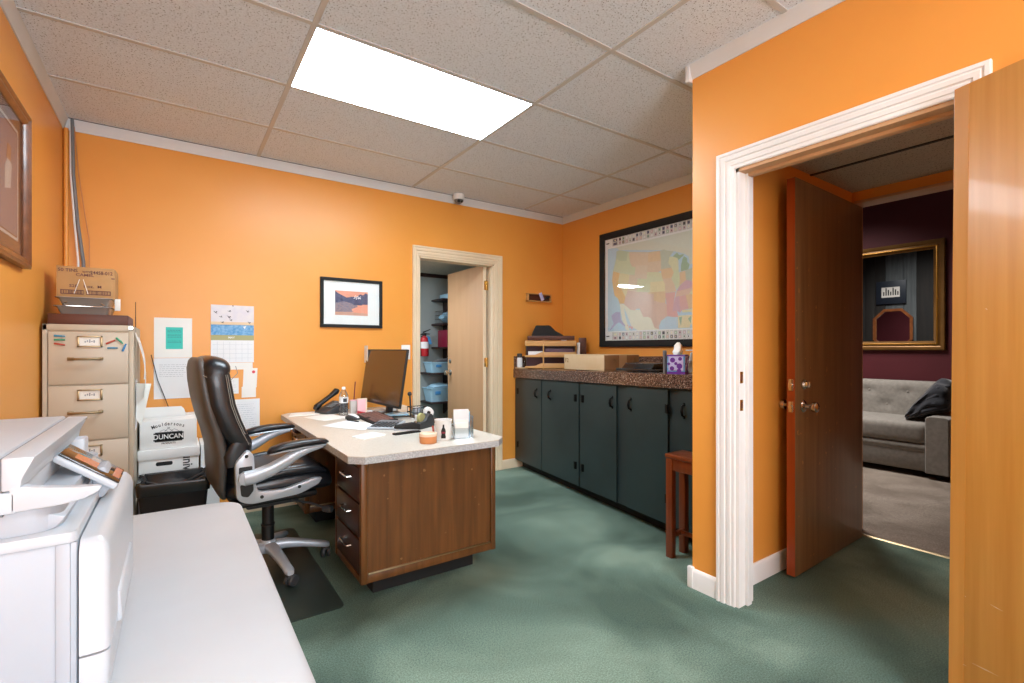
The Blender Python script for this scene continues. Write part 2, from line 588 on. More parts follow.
# walls
struct('wall_left', MB().box((XL - T, YREAR - T, 0), (XL, YB + T, H)), 'orange_paint')
DX0, DX1, DZ = 1.80, 2.60, 2.045
struct('wall_back', MB().box((XL, YB, 0), (DX0, YB + T, H)).box((DX1, YB, 0), (XR + T, YB + T, H)).box((DX0, YB, DZ), (DX1, YB + T, H)), 'orange_paint')
struct('wall_right', MB().box((XR, 1.40, 0), (XR + T, YB, H)), 'orange_paint')
NY0, NY1, NZ = 0.50, 1.279, 2.05
struct('wall_near', MB().box((XN, NY1, 0), (XN + T, 1.512, H)).box((XN, YREAR, 0), (XN + T, NY0, H)).box((XN, NY0, NZ), (XN + T, NY1, H)), 'orange_paint')
struct('wall_alcove', MB().box((XN + T, 1.36, 0), (3.80, 1.512, H)), 'orange_paint')
struct('wall_rear', MB().box((XL - T, YREAR - T, 0), (XN + T, YREAR, H)), 'orange_paint')

m = MB()
for lo, hi in (((-0.60, 0.85), (1.20, 0.91)), ((-0.60, 2.19), (1.20, 2.25)), ((-0.60, 0.85), (-0.54, 2.25)), ((1.14, 0.85), (1.20, 2.25))):
    m.box((lo[0] if lo[0] > -0.57 else -0.57, YREAR, lo[1]), (hi[0], YREAR + 0.03, hi[1]), 0.003)
struct('window_assumed', m, 'white_trim')  # frame made up on the unseen rear wall for the added daylight

# crown mouldings
m = MB(); crown(m, (XL, YB), (XR, YB), (0, -1)); struct('trim_1', m, 'crown_white')
m = MB(); crown(m, (XR, 1.512), (XR, YB), (-1, 0)); struct('trim_2', m, 'crown_white')
m = MB(); crown(m, (XL, YREAR), (XL, YB), (1, 0)); struct('trim_3', m, 'crown_white')
m = MB(); crown(m, (XN, YREAR), (XN, 1.530), (-1, 0)); m.box((XN - 0.028, 1.512, H - 0.085), (XN + 0.004, 1.535, H), 0.003); struct('trim_4', m, 'crown_white')
# baseboards
m = MB(); base(m, (DX1 + 0.092, YB), (3.0, YB), (0, -1), 0.092); base(m, (XL, YB), (DX0 - 0.062, YB), (0, -1), 0.092); struct('baseboard_back', m, 'cream_trim')
m = MB(); base(m, (XN, NY1 + 0.09), (XN, 1.512), (-1, 0)); base(m, (XN - 0.012, 1.512), (2.5, 1.512), (0, 1))
m.box((XN - 0.019, 1.500, 0), (XN + 0.004, 1.532, 0.106), 0.005); base(m, (XN, YREAR), (XN, NY0 - 0.09), (-1, 0)); struct('baseboard_near', m, 'white_trim')
m = MB(); base(m, (XN + T, 1.36), (3.67, 1.36), (0, -1), 0.102); struct('baseboard_hall', m, 'white_trim')
m = MB(); base(m, (XL, YREAR), (XL, YB), (1, 0)); struct('baseboard_left', m, 'white_trim')

# ceiling grid of T bars (4 x 2 ft cells)
m = MB()
GX, GY = 0.506, 2.262
w = 0.012
for i in range(-1, 3):
    x = GX + i * 1.2192
    if XL < x < XR:
        m.box((x - w, YREAR, H - 0.005), (x + w, YB - 0.02, H + 0.01))
for j in range(-8, 4):
    y = GY + j * 0.6096
    if YREAR < y < YB - 0.05:
        m.box((XL + 0.02, y - w, H - 0.0045), ((XR if y > 1.5 else XN) - 0.02, y + w, H + 0.01))
struct('trim_5', m, 'grid_metal')
m = MB()
m.box((XL + 0.02, YB - 0.030, H - 0.003), (XR - 0.02, YB - 0.025, H + 0.002))
struct('trim_6', m, 'grid_dark')

# troffers
def troffer(label, j):
    x0, x1 = GX + w, GX + 1.2192 - w
    y0, y1 = GY + j * 0.6096 + w, GY + (j + 1) * 0.6096 - w
    t = thing('ceiling_light', label, 'ceiling light', ((x0 + x1) / 2, (y0 + y1) / 2, H), 0, 'flat panel ceiling lights')
    f = MB()
    for lo, hi in (((x0 - .004, y0 - .004), (x1 + .004, y0)), ((x0 - .004, y1), (x1 + .004, y1 + .004)), ((x0 - .004, y0), (x0, y1)), ((x1, y0), (x1 + .004, y1))):
        f.box((lo[0], lo[1], H - 0.008), (hi[0], hi[1], H))
    f.build('frame', 'grid_metal', t)
    MB().box((x0, y0, H - 0.006), (x1, y1, H - 0.0005)).build('diffuser', 'diffuser', t)
troffer('bright white rectangular light panel set in the tiled ceiling above the desk', 0)
troffer('unseen rectangular light panel assumed in the ceiling behind the viewpoint', -6)  # second panel out of view, assumed and added for brightness

# door casings -------------------------------------------------------------
def casing(name, mt, pos, i0, i1, top, w0, w1, wt, prof):
    """mitred casing round an opening; prof = [(fraction of the width, depth)], pos(u, v, d) -> point"""
    path = [(i0, 0.0, -w0, 0), (i0, top, -w0, wt), (i1, top, w1, wt), (i1, 0.0, w1, 0)]
    m = MB()
    m.loft([[pos(u + f * du, v + f * dv, d) for f, d in prof] for u, v, du, dv in path])
    return struct(name, m, mt, smooth=25)
CPROF = [(0, 0), (0, 0.010), (0.06, 0.013), (0.12, 0.011), (0.20, 0.011), (0.24, 0.015), (0.42, 0.016), (0.46, 0.012), (0.50, 0.012), (0.54, 0.019), (0.72, 0.021), (0.76, 0.016), (0.80, 0.016), (0.84, 0.022), (0.97, 0.022), (1.0, 0.019), (1.0, 0)]
# doorway in the near wall: stepped white casing + jamb
xw = XN
casing('trim_7', 'white_trim', lambda u, v, d: (XN - d, u, v), NY0, NY1, NZ, 0.092, 0.090, 0.086, CPROF)
m = MB()
m.box((xw - 0.002, NY1 - 0.016, 0), (xw + T, NY1, NZ))
m.box((xw - 0.002, NY0 - 0.014, 0), (xw + T, NY0 + 0.002, NZ))
m.mat(1).box((xw - 0.002, NY0, NZ - 0.016), (xw + T, NY1, NZ))
m.mat(0).box((xw + 0.05, NY1 - 0.030, 0), (xw + 0.085, NY1 - 0.015, NZ - 0.016), 0.002)
m.mat(1).box((xw + 0.05, NY0 + 0.015, NZ - 0.030), (xw + 0.085, NY1 - 0.030, NZ - 0.015), 0.002)
m.mat(0).box((xw + 0.05, NY0 + 0.001, 0), (xw + 0.085, NY0 + 0.013, NZ - 0.016), 0.002)
jamb = struct('trim_8', m, ['white_trim', 'tan_door'])
# strike plates on that jamb
for z, h, lab in ((1.075, 0.055, 'tall brass deadbolt strike plate on the white door jamb'), (0.945, 0.052, 'small brass latch strike plate low on the white door jamb')):
    m = MB()
    m.box((xw + 0.006, NY1 - 0.0185, z - h / 2), (xw + 0.030, NY1 - 0.0158, z + h / 2), 0.001)
    m.mat(1).box((xw + 0.012, NY1 - 0.0190, z - h * 0.28), (xw + 0.024, NY1 - 0.0184, z + h * 0.28))
    tag(m.build('strike_plate', ['brass', 'box_wood']), lab, 'strike plate', 'strike plates on the white jamb')

# doorway in the back wall: cream casing
m = MB()
casing('trim_13', 'cream_trim', lambda u, v, d: (u, YB - d, v), DX0, DX1, DZ, 0.062, 0.092, 0.092, CPROF)
m = MB()
m.box((DX0, YB - 0.002, 0), (DX0 + 0.014, YB + T, DZ)); m.box((DX1 - 0.014, YB - 0.002, 0), (DX1, YB + T, DZ))
m.box((DX0, YB - 0.002, DZ - 0.014), (DX1, YB + T, DZ))
m.mat(1).box((DX0 + 0.014, YB + 0.05, 0), (DX0 + 0.026, YB + T, DZ - 0.014))
struct('trim_9', m, ['cream_trim', 'dark_trim'])

# closet room
struct('wall_closet', MB().box((1.2, 5.6, 0), (3.8, 5.72, 2.3)).box((1.08, YB + T, 0), (1.2, 5.72, 2.3)).box((3.7, YB + T, 0), (3.82, 5.72, 2.3)), 'grey_paint')
struct('ceiling_closet', MB().box((1.1, YB + T, 2.15), (3.8, 5.72, 2.25)), 'hall_tile')
m = MB(); m.box((1.2, 5.585, 2.105), (3.7, 5.6, 2.15)); struct('trim_10', m, 'dark_trim')

# hall ceiling, header and lounge shell
struct('ceiling_hall', MB().box((XN + T, -2.0, 2.235), (3.66, 1.37, 2.30)), 'hall_tile')
m = MB(); m.box((3.07, -2.0, 2.229), (3.09, 1.37, 2.236)); m.box((XN + T, -0.12, 2.229), (3.66, -0.10, 2.236)); struct('trim_11', m, 'grid_dark')
struct('wall_hall', MB().box((3.66, -2.0, 0), (3.78, 0.40, 3.2)).box((3.66, 1.35, 0), (3.78, 1.37, 3.2)).box((3.66, 0.40, 2.165), (3.78, 1.35, 3.2)).box((XN + T, -2.12, 0), (3.78, -2.0, 2.6)), 'orange_paint')
m = MB(); m.box((3.645, 0.35, 2.155), (3.79, 1.345, 2.172), 0.003); m.box((3.645, 1.346, 0), (3.79, 1.361, 2.16), 0.003); m.box((3.645, 0.40, 0), (3.79, 0.418, 2.16), 0.003); struct('trim_12', m, 'tan_door')
struct('wall_lounge', MB().box((6.6, -2.0, 0), (6.72, 4.3, 3.2)).box((3.78, 4.2, 0), (6.72, 4.32, 3.2)).box((3.78, -2.12, 0), (6.72, -2.0, 3.2)), 'burgundy_paint')
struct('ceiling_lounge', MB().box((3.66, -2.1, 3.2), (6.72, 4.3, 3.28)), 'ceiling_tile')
# wall of vertical barn boards facing the mirror
m = MB()
y = 1.36
k = 0
while y < 4.19:
    wd = random.choice((0.14, 0.16, 0.2, 0.24))
    grey = 2.62 < y + wd / 2 < 2.98
    m.mat(1 if grey else 0).box((3.78, y, 0), (3.80 + random.random() * 0.008, y + wd - 0.004, 3.2), 0.002)
    y += wd
struct('wall_boards', m, ['barn_dark', 'barn_grey'])
tag(MB().box((4.60, 2.3, 3.135), (5.8, 2.9, 3.198), 0.004).build('fill_housing', 'white'), 'white housing added for the lounge fill light, out of view beyond the doorways', 'ceiling light')  # housing made up for the added lounge light

# ------------------------------------------------------------------ doors
def knob(parent, M, mt='chrome'):
    k = MB()
    k.lathe([(0.032, 0.0), (0.033, 0.004), (0.026, 0.010), (0.013, 0.014), (0.011, 0.035), (0.016, 0.040), (0.025, 0.046), (0.028, 0.056), (0.026, 0.068), (0.018, 0.074), (0.0, 0.076)], M=M)
    return k.build('knob', mt, parent, world=False)

# brown door: hinged at the lounge doorway, swung into the hall
bd = thing('door_brown', 'dark brown slab door with knob standing open against the orange hall wall', 'door', (3.569, 1.2935, 0.02), R(180 + 1.7))
L, TH, DH = 0.918, 0.043, 2.085
m = MB(); m.box((0, -TH / 2, 0), (L, TH / 2, DH), 0.002)
m.build('leaf', 'brown_door_wood', bd, False)
m = MB(); m.box((L - 0.001, -TH / 2 + 0.0012, 0.002), (L + 0.0015, TH / 2 - 0.0012, DH - 0.002)); m.build('leaf_edge', 'door_edge_wood', bd, False)
# local +y faces the camera side because the door is rotated by 180 degrees
kz = 0.885
knob(bd, Matrix.Translation((L - 0.09, TH / 2, kz)) @ Matrix.Rotation(R(-90), 4, 'X'))
knob(bd, Matrix.Translation((L - 0.09, -TH / 2, kz)) @ Matrix.Rotation(R(90), 4, 'X'))
m = MB(); m.lathe([(0.026, 0), (0.026, 0.008), (0.020, 0.016), (0.0, 0.017)], M=Matrix.Translation((L - 0.09, TH / 2, kz + 0.115)) @ Matrix.Rotation(R(-90), 4, 'X'))
m.box((L - 0.094, TH / 2 + 0.012, kz + 0.100), (L - 0.086, TH / 2 + 0.036, kz + 0.130), 0.002); m.build('deadbolt', 'chrome', bd, False)
m = MB()
for z, hh in ((kz, 0.028), (kz + 0.115, 0.030)):
    m.box((L, -0.012, z - hh), (L + 0.0025, 0.012, z + hh), 0.001)
    m.cyl((L, 0, z), (L + 0.012, 0, z), 0.010)
m.build('latch_plate', 'chrome', bd, False)
bd['kind'] = 'structure'

GOLD_SCRATCHES = [[(-0.006, 0.463), (0.008, 0.462)], [(0.094, 0.427), (0.131, 0.421)], [(-0.009, 0.22), (0.016, 0.216)], [(-0.006, 0.199), (0.038, 0.198)], [(0.016, 0.254), (0.025, 0.256)], [(0.084, 1.335), (0.091, 1.328)], [(-0.011, 0.121), (0.005, 0.125)], [(0.044, 0.217), (0.121, 0.22)], [(0.03, 0.419), (0.033, 0.417)]]
# golden door of the near doorway, swung into the office
gd = thing('door_golden', 'golden oak slab door standing open at the right edge of the view', 'door', (2.125, 0.470, 0.0), R(180 - 19.6))
gd['kind'] = 'structure'
L2 = 0.765
tl = math.tan(R(0.52))     # the leaf sags by half a degree on its hinges
mm = MB()
GH = 2.052
mm.box((0, 0, 0.012), (TH, L2, GH), 0.002)
for v in mm.bm.verts:
    v.co.y -= (GH - v.co.z) * tl
mm.build('leaf', 'golden_wood', gd, False)
mm = MB()
mm.box((TH - 0.001, 0.0015, 0.002), (TH + 0.0008, 0.042, GH - 0.002))
for v in mm.bm.verts:
    v.co.y -= (GH - v.co.z) * tl
mm.build('edge_band', 'golden_edge', gd, False)
mm = MB()
for (y0, z0), (y1, z1) in GOLD_SCRATCHES:
    n = Vector((0, -(z1 - z0), y1 - y0)).normalized() * 0.0011
    mm.poly([(TH + 0.0006, y0, z0), (TH + 0.0006, (y0 + y1) / 2 + n.y, (z0 + z1) / 2 + n.z), (TH + 0.0006, y1, z1), (TH + 0.0006, (y0 + y1) / 2 - n.y, (z0 + z1) / 2 - n.z)])
mm.build('scratches', 'note_rim', gd, False)
knob(gd, Matrix.Translation((TH, L2 - 0.07, 0.9)) @ Matrix.Rotation(R(90), 4, 'Y'))

# closet door, opens into the closet by ninety degrees
cd = thing('door_closet', 'tan slab door with brass hinges standing open into the grey closet', 'door', (2.572, 4.165, 0.015), 0)
cd['kind'] = 'structure'
m = MB(); m.box((-0.045, 0.0, 0), (-0.008, 0.765, 2.035), 0.002); m.build('leaf', 'tan_door', cd, False)
m = MB(); m.box((-0.0445, -0.0015, 0.002), (-0.0085, 0.0005, 2.033)); m.build('leaf_edge', 'cream_trim', cd, False)
for z in (0.25, 1.06, 1.83):
    m = MB(); m.box((-0.032, -0.004, z - 0.045), (0.012, -0.0012, z + 0.045), 0.001); m.cyl((-0.008, -0.006, z - 0.048), (-0.008, -0.006, z + 0.048), 0.006)
    m.build('hinge', 'brass', cd, False)
knob(cd, Matrix.Translation((-0.045, 0.70, 0.93)) @ Matrix.Rotation(R(-90), 4, 'Y'), 'chrome')
m = MB(); m.lathe([(0.024, 0), (0.024, 0.008), (0.016, 0.014), (0, 0.015)], M=Matrix.Translation((-0.045, 0.70, 1.06)) @ Matrix.Rotation(R(-90), 4, 'Y')); m.build('deadbolt', 'chrome', cd, False)

# ------------------------------------------------------------------ helpers for soft shapes
def se_ring(c, u, v, a, b, p=2.6, n=28):
    """superellipse ring, centre c, axes u v, half sizes a b"""
    c, u, v = Vector(c), Vector(u), Vector(v)
    out = []
    for k in range(n):
        t = 2 * PI * k / n
        ct, st = math.cos(t), math.sin(t)
        out.append(c + u * (a * math.copysign(abs(ct) ** (2 / p), ct)) + v * (b * math.copysign(abs(st) ** (2 / p), st)))
    return out

def rounded_poly(pts, r, n=6):
    """round the corners of a 2D polygon"""
    out = []
    N = len(pts)
    for i in range(N):
        p = Vector(pts[i]); a = Vector(pts[i - 1]); b = Vector(pts[(i + 1) % N])
        rr = r[i] if isinstance(r, (list, tuple)) else r
        if rr <= 0:
            out.append(tuple(p)); continue
        d1 = (a - p).normalized(); d2 = (b - p).normalized()
        rr = min(rr, (a - p).length * 0.49, (b - p).length * 0.49)
        q1, q2 = p + d1 * rr, p + d2 * rr
        for k in range(n + 1):
            t = k / n
            out.append(tuple(q1 * (1 - t) ** 2 + p * 2 * t * (1 - t) + q2 * t ** 2))
    return out

# ------------------------------------------------------------------ white table (foreground)
tb = thing('folding_table', 'white plastic folding table with rounded corner in the left foreground under the printer', 'table', (-0.2, 0.8, 0))
TZ = 0.74
m = MB()
m.prism(rounded_poly([(-0.565, -0.1), (0.164, -0.1), (0.164, 1.735), (-0.565, 1.742)], 0.075), TZ - 0.042, TZ, 'z', 0.006)
m.build('tabletop', 'table_white', tb)
for y in (0.15, 1.50):
    m = MB()
    m.tube([(-0.50, y, 0.69), (-0.50, y, 0.06), (-0.48, y, 0.013), (0.07, y, 0.013), (0.09, y, 0.06), (0.09, y, 0.69)], 0.013)
    m.build('leg', 'mid_grey', tb)

# ------------------------------------------------------------------ printer
PX, PY0, PY1 = -0.073, 0.85, 1.30
pr = thing('printer', 'large white office printer with tilted touch panel on the white table', 'printer', (-0.3, 1.07, TZ))
def plan(x0, x1, y0, y1, r):
    return rounded_poly([(x0, y0), (x1, y0), (x1, y1), (x0, y1)], [0, r, r, 0], 8)
m = MB()
m.box((-0.505, PY0 + 0.004, TZ + 0.004), (-0.1065, PY1 - 0.004, 0.955), 0.004)
m.box((-0.128, PY0 + 0.001, TZ + 0.004), (-0.113, PY1 - 0.001, 0.955), 0.002)
for y in (PY0 + 0.05, PY1 - 0.05):
    for x in (-0.46, -0.14):
        m.cyl((x, y, TZ), (x, y, TZ + 0.01), 0.016)
m.build('body', 'printer_grey', pr)
m = MB()
def cover_ring(z, inset, dx=0.0):
    return [(x, y, z) for x, y in plan(-0.1045, PX - inset + dx, PY0 + inset, PY1 - inset, 0.034)]
m.loft([cover_ring(0.803, 0.0), cover_ring(0.93, 0.0), cover_ring(0.944, 0.003), cover_ring(0.953, 0.010), cover_ring(0.955, 0.016)])
m.build('front_cover', 'printer_white', pr)
m = MB()
m.loft([cover_ring(TZ + 0.006, 0.003), cover_ring(0.755, 0.0), cover_ring(0.800, 0.0)])
m.prism([(PX - 0.004, 0.785), (PX + 0.006, 0.792), (PX + 0.004, 0.835), (PX - 0.004, 0.84)], PY0 + 0.11, PY0 + 0.34, 'y', 0.003)
tr = m.build('paper_tray', 'printer_white', pr)
m = MB()
m.prism(plan(-0.505, -0.106, PY0 - 0.003, PY1 + 0.003, 0.012), 0.955, 0.970, 'z', 0.003)
m.build('bin_ledge', 'printer_white', pr)
m = MB()
m.prism(plan(-0.50, -0.125, PY0 + 0.012, PY1 - 0.012, 0.04), 0.970, 1.003, 'z', 0.002)
m.prism([(-0.17, 0.972), (-0.13, 0.972), (-0.12, 0.985), (-0.17, 1.006)], PY0 + 0.02, PY1 - 0.02, 'y', 0.002)
m.build('output_bin', 'printer_grey', pr)
# scanner with its lip and bezel
m = MB()
m.box((-0.505, PY0 - 0.002, 1.003), (-0.163, PY1 + 0.002, 1.030), 0.003)
prof = [(-0.17, 1.004), (-0.125, 1.006), (-0.10, 1.010), (-0.086, 1.017), (-0.081, 1.0225), (-0.090, 1.0255), (-0.115, 1.028), (-0.140, 1.032), (-0.155, 1.036), (-0.17, 1.036)]
m.prism(prof, PY0 - 0.002, PY0 + 0.016, 'y', 0.003)
m.box((-0.172, PY1 - 0.06, 0.975), (-0.1436, PY1 - 0.012, 1.035), 0.004)
m.build('scanner_base', 'printer_white', pr)
m = MB()
m.box((-0.505, PY0, 1.0315), (-0.1795, PY1, 1.055), 0.002)
m.prism([(-0.1765, 1.0315), (-0.160, 1.0315), (-0.158, 1.045), (-0.146, 1.072), (-0.1765, 1.0735)], PY0 - 0.001, PY1 + 0.001, 'y', 0.002)
m.build('scanner', 'printer_white', pr)
m = MB()
m.box((-0.505, PY0 - 0.001, 1.0565), (-0.1795, PY1 + 0.001, 1.0755), 0.004)
m.build('lid', 'printer_white', pr)
m = MB()
m.box((-0.180, PY0 + 0.002, 1.000), (-0.176, PY1 - 0.002, 1.071))
m.box((-0.50, PY0 + 0.002, 1.030), (-0.18, PY1 - 0.002, 1.057))
m.build('seam', 'printer_seam', pr)
# tilted touch panel
p0, p1 = Vector((-0.153, 1.05, 1.041)), Vector((-0.0775, 1.05, 0.984))
ux = (p1 - p0).normalized(); uy = Vector((0, 1, 0)); uz = ux.cross(uy)
PM = Matrix(((ux.x, uy.x, uz.x, p0.x), (ux.y, uy.y, uz.y, p0.y), (ux.z, uy.z, uz.z, p0.z), (0, 0, 0, 1)))
Lp = (p1 - p0).length
m = MB(); m.box((-0.002, -0.002, -0.015), (Lp + 0.002, 0.102, -0.002), 0.005, M=PM)
cp = m.build('control_panel', 'printer_white', pr)
m = MB(); m.box((0, 0, -0.003), (Lp, 0.10, 0.0), 0.001, M=PM)
m.mat(1).box((0.020, 0.022, 0.0), (0.055, 0.060, 0.0004), M=PM).mat(2).box((0.040, 0.058, 0.0), (0.066, 0.086, 0.0004), M=PM)
m.mat(1).box((Lp - 0.014, 0.02, 0.0), (Lp - 0.003, 0.09, 0.0004), M=PM)
m.build('touch_screen', ['screen_dark', 'screen_tile', 'screen_tile_light'], pr)
m = MB()
m.prism([(-0.118, 1.006), (-0.098, 1.010), (-0.088, 0.975), (-0.100, 0.957), (-0.112, 0.957)], 1.07, 1.13, 'y', 0.004)
m.build('panel_arm', 'printer_grey', pr)

# ------------------------------------------------------------------ desk
dk = thing('desk', 'walnut wood office desk with pale laminate top and overhanging chamfered corners', 'desk', (1.08, 3.1, 0))
DZT = 0.72
top = [(0.705, 2.187), (1.425, 2.187), (1.498, 2.262), (1.498, 3.945), (1.425, 4.02), (0.705, 4.02), (0.645, 3.945), (0.645, 2.245)]
m = MB()
m.prism(top, DZT - 0.004, DZT, 'z')
m.mat(1).prism([(x + (0.0008 if x > 1 else -0.0008), y + (0.0008 if y > 3 else -0.0008)) for x, y in top], DZT - 0.034, DZT - 0.0035, 'z')
m.build('top', ['laminate_top', 'laminate_edge'], dk)
def pedestal(y0, y1):
    x0, x1 = 0.712, 1.462
    m = MB()
    z0, z1 = 0.098, DZT - 0.034
    m.box((x0 + 0.012, y0 + 0.012, z0 + 0.01), (x1 - 0.008, y1 - 0.01, z1))
    m.build('carcass', 'walnut', dk)
    for (a, b) in ((x0, y0), (x1 - 0.034, y0), (x0, y1 - 0.034), (x1 - 0.034, y1 - 0.034)):
        MB().box((a, b, z0), (a + 0.034, b + 0.034, z1), 0.009).build('corner_post', 'walnut', dk)
    for yy in (y0 + 0.004, y1 - 0.014):
        m = MB(); m.box((x0 + 0.03, yy, z0 + 0.004), (x1 - 0.03, yy + 0.012, z0 + 0.042), 0.002)
        r = m.build('bottom_rail', 'walnut', dk)
        MB().box((x0 + 0.036, yy - 0.002, z0 + 0.043), (x1 - 0.036, yy + 0.014, z0 + 0.050), 0.002).build('metal_strip', 'old_brass', r)
    MB().box((x0 + 0.004, y0 + 0.03, z0 + 0.002), (x0 + 0.016, y1 - 0.03, z0 + 0.035), 0.002).build('bottom_rail', 'walnut', dk)
    for za, zb in ((0.140, 0.300), (0.312, 0.470), (0.482, 0.640)):
        m = MB(); m.box((x0 + 0.001, y0 + 0.037, za), (x0 + 0.02, y1 - 0.037, zb), 0.003)
        d = m.build('drawer', 'walnut_dark', dk)
        zc = zb - 0.062; yc = (y0 + y1) / 2
        m = MB()
        m.tube([(x0 + 0.004, yc + 0.062, zc), (x0 - 0.018, yc + 0.058, zc), (x0 - 0.020, yc + 0.05, zc), (x0 - 0.020, yc - 0.05, zc), (x0 - 0.018, yc - 0.058, zc), (x0 + 0.004, yc - 0.062, zc)], 0.0055, 8)
        m.build('handle', 'chrome', d)
    m = MB(); m.cyl((x0 + 0.004, y1 - 0.06, 0.655), (x0 - 0.002, y1 - 0.06, 0.655), 0.008); m.build('lock', 'chrome', dk)
    MB().box((x0 + 0.09, y0 + 0.10, 0), (x1 - 0.09, y1 - 0.10, z0 + 0.012), 0.004).build('shade_base', 'matte_black', dk)  # black base block stands in for the deep shade under the pedestal
pedestal(2.27, 2.725)
pedestal(3.47, 3.925)
m = MB(); m.box((1.40, 2.715, 0.20), (1.42, 3.48, DZT - 0.034)); m.build('modesty_panel', 'walnut', dk)
m = MB(); m.box((0.716, 2.73, 0.615), (0.734, 3.465, DZT - 0.036), 0.003); m.box((0.734, 2.74, 0.62), (1.2, 3.455, 0.63)); m.build('drawer', 'walnut', dk)
m = MB(); m.box((0.690, 2.25, DZT - 0.040), (0.71, 3.94, DZT - 0.034)); m.build('top_batten', 'oak_light', dk)

# chair mat on the carpet
tag(MB().prism(rounded_poly([(-0.35, 2.32), (0.655, 2.32), (0.655, 3.55), (-0.35, 3.55)], 0.03), 0.0, 0.0035, 'z').build('chair_mat', 'chair_mat'),
    'dark speckled plastic floor mat under the black office chair', 'floor mat')

# ------------------------------------------------------------------ office chair
oc = thing('office_chair', 'black leather executive office chair with silver arms pulled up to the walnut desk', 'office chair', (0.418, 2.966, 0), R(4))
def O(m, name, mt, parent=None, **k):
    return m.build(name, mt, parent or oc, False, **k)
# five-star base
hub = MB()
hub.lathe([(0.0, 0.098), (0.045, 0.10), (0.05, 0.125), (0.043, 0.155), (0.036, 0.165), (0.0, 0.166)])
O(hub, 'hub', 'silver_plastic')
CASTER = 0.0035
for k in range(5):
    a = R(-83 + 72 * k)
    ca, sa = math.cos(a), math.sin(a)
    side = Vector((-sa, ca, 0)); up = Vector((0, 0, 1))
    rings = []
    for r, z, hw, hh in ((0.025, 0.128, 0.034, 0.028), (0.09, 0.128, 0.030, 0.026), (0.18, 0.112, 0.026, 0.021), (0.26, 0.092, 0.023, 0.018), (0.300, 0.082, 0.024, 0.017), (0.318, 0.078, 0.016, 0.012)):
        rings.append(se_ring((r * ca, r * sa, z), side, up, hw, hh, 2.8, 16))
    m = MB(); m.loft(rings)
    leg = O(m, 'base_leg', 'silver_plastic')
    c = Vector((0.300 * ca, 0.300 * sa, 0.0))
    rnd = R(30 + 50 * k)
    d = Vector((math.cos(rnd), math.sin(rnd), 0)); q = Vector((-d.y, d.x, 0))
    m = MB()
    m.cyl(c + up * 0.050, c + up * 0.082, 0.007)
    for s in (-1, 1):
        cc = c + d * 0.012 + up * (0.029 + CASTER)
        m.lathe([(0.0, -0.010), (0.024, -0.010), (0.029, -0.006), (0.029, 0.006), (0.024, 0.010), (0.0, 0.010)], seg=20,
                M=Matrix.Translation(cc + q * (s * 0.014)) @ q.to_track_quat('Z', 'Y').to_matrix().to_4x4())
    m.box((-0.022, -0.02, 0.0), (0.022, 0.02, 0.020), 0.008, M=Matrix.Translation(c + d * 0.008 + up * 0.044))
    O(m, 'caster', 'dark_grey', leg)
m = MB(); m.lathe([(0.0, 0.16), (0.032, 0.16), (0.032, 0.24), (0.036, 0.245), (0.036, 0.25), (0.030, 0.255), (0.030, 0.37), (0.0, 0.37)]); O(m, 'gas_column', 'black')
m = MB(); m.box((-0.12, -0.09, 0.365), (0.14, 0.09, 0.415), 0.012); m.box((-0.16, -0.035, 0.37), (-0.10, 0.035, 0.44), 0.01); O(m, 'tilt_mechanism', 'dark_grey')
m = MB(); m.tube([(0.08, -0.07, 0.385), (0.18, -0.16, 0.365), (0.235, -0.22, 0.345)], 0.006); m.lathe([(0, -0.03), (0.016, -0.028), (0.02, 0), (0.017, 0.022), (0, 0.025)], M=Matrix.Translation((0.250, -0.235, 0.338)) @ Euler((R(90), 0, R(40))).to_matrix().to_4x4()); O(m, 'tilt_lever', 'dark_grey')
# seat
X_, Y_, Z_ = Vector((1, 0, 0)), Vector((0, 1, 0)), Vector((0, 0, 1))
m = MB()
st = [(-0.235, 0.500, 0.19, 0.030), (-0.20, 0.505, 0.235, 0.055), (-0.10, 0.512, 0.255, 0.066), (0.03, 0.515, 0.262, 0.070), (0.15, 0.515, 0.262, 0.072), (0.225, 0.508, 0.255, 0.070), (0.265, 0.495, 0.235, 0.055), (0.285, 0.480, 0.19, 0.030)]
m.loft([se_ring((x, 0, z), Y_, Z_, hw, hh, 3.2, 36) for x, z, hw, hh in st])
O(m, 'seat', 'leather', smooth=60)
m = MB()
m.loft([se_ring((x, 0, z), Y_, Z_, hw, hh, 3.0, 32) for x, z, hw, hh in ((-0.20, 0.545, 0.10, 0.014), (-0.16, 0.556, 0.17, 0.026), (0.0, 0.570, 0.195, 0.034), (0.14, 0.570, 0.195, 0.034), (0.20, 0.560, 0.17, 0.026), (0.235, 0.548, 0.10, 0.014))])
O(m, 'seat_pad', 'leather', smooth=60)
for s in (-1, 1):
    m = MB()
    m.tube([(-0.19, s * 0.245, 0.535), (-0.10, s * 0.256, 0.565), (0.03, s * 0.256, 0.578), (0.15, s * 0.254, 0.574), (0.23, s * 0.24, 0.553)], [0.012, 0.018, 0.020, 0.019, 0.012], 10)
    O(m, 'seat_piping', 'leather', smooth=60)
m = MB(); m.box((-0.20, -0.22, 0.415), (0.20, 0.22, 0.45), 0.015); O(m, 'seat_pan', 'black')
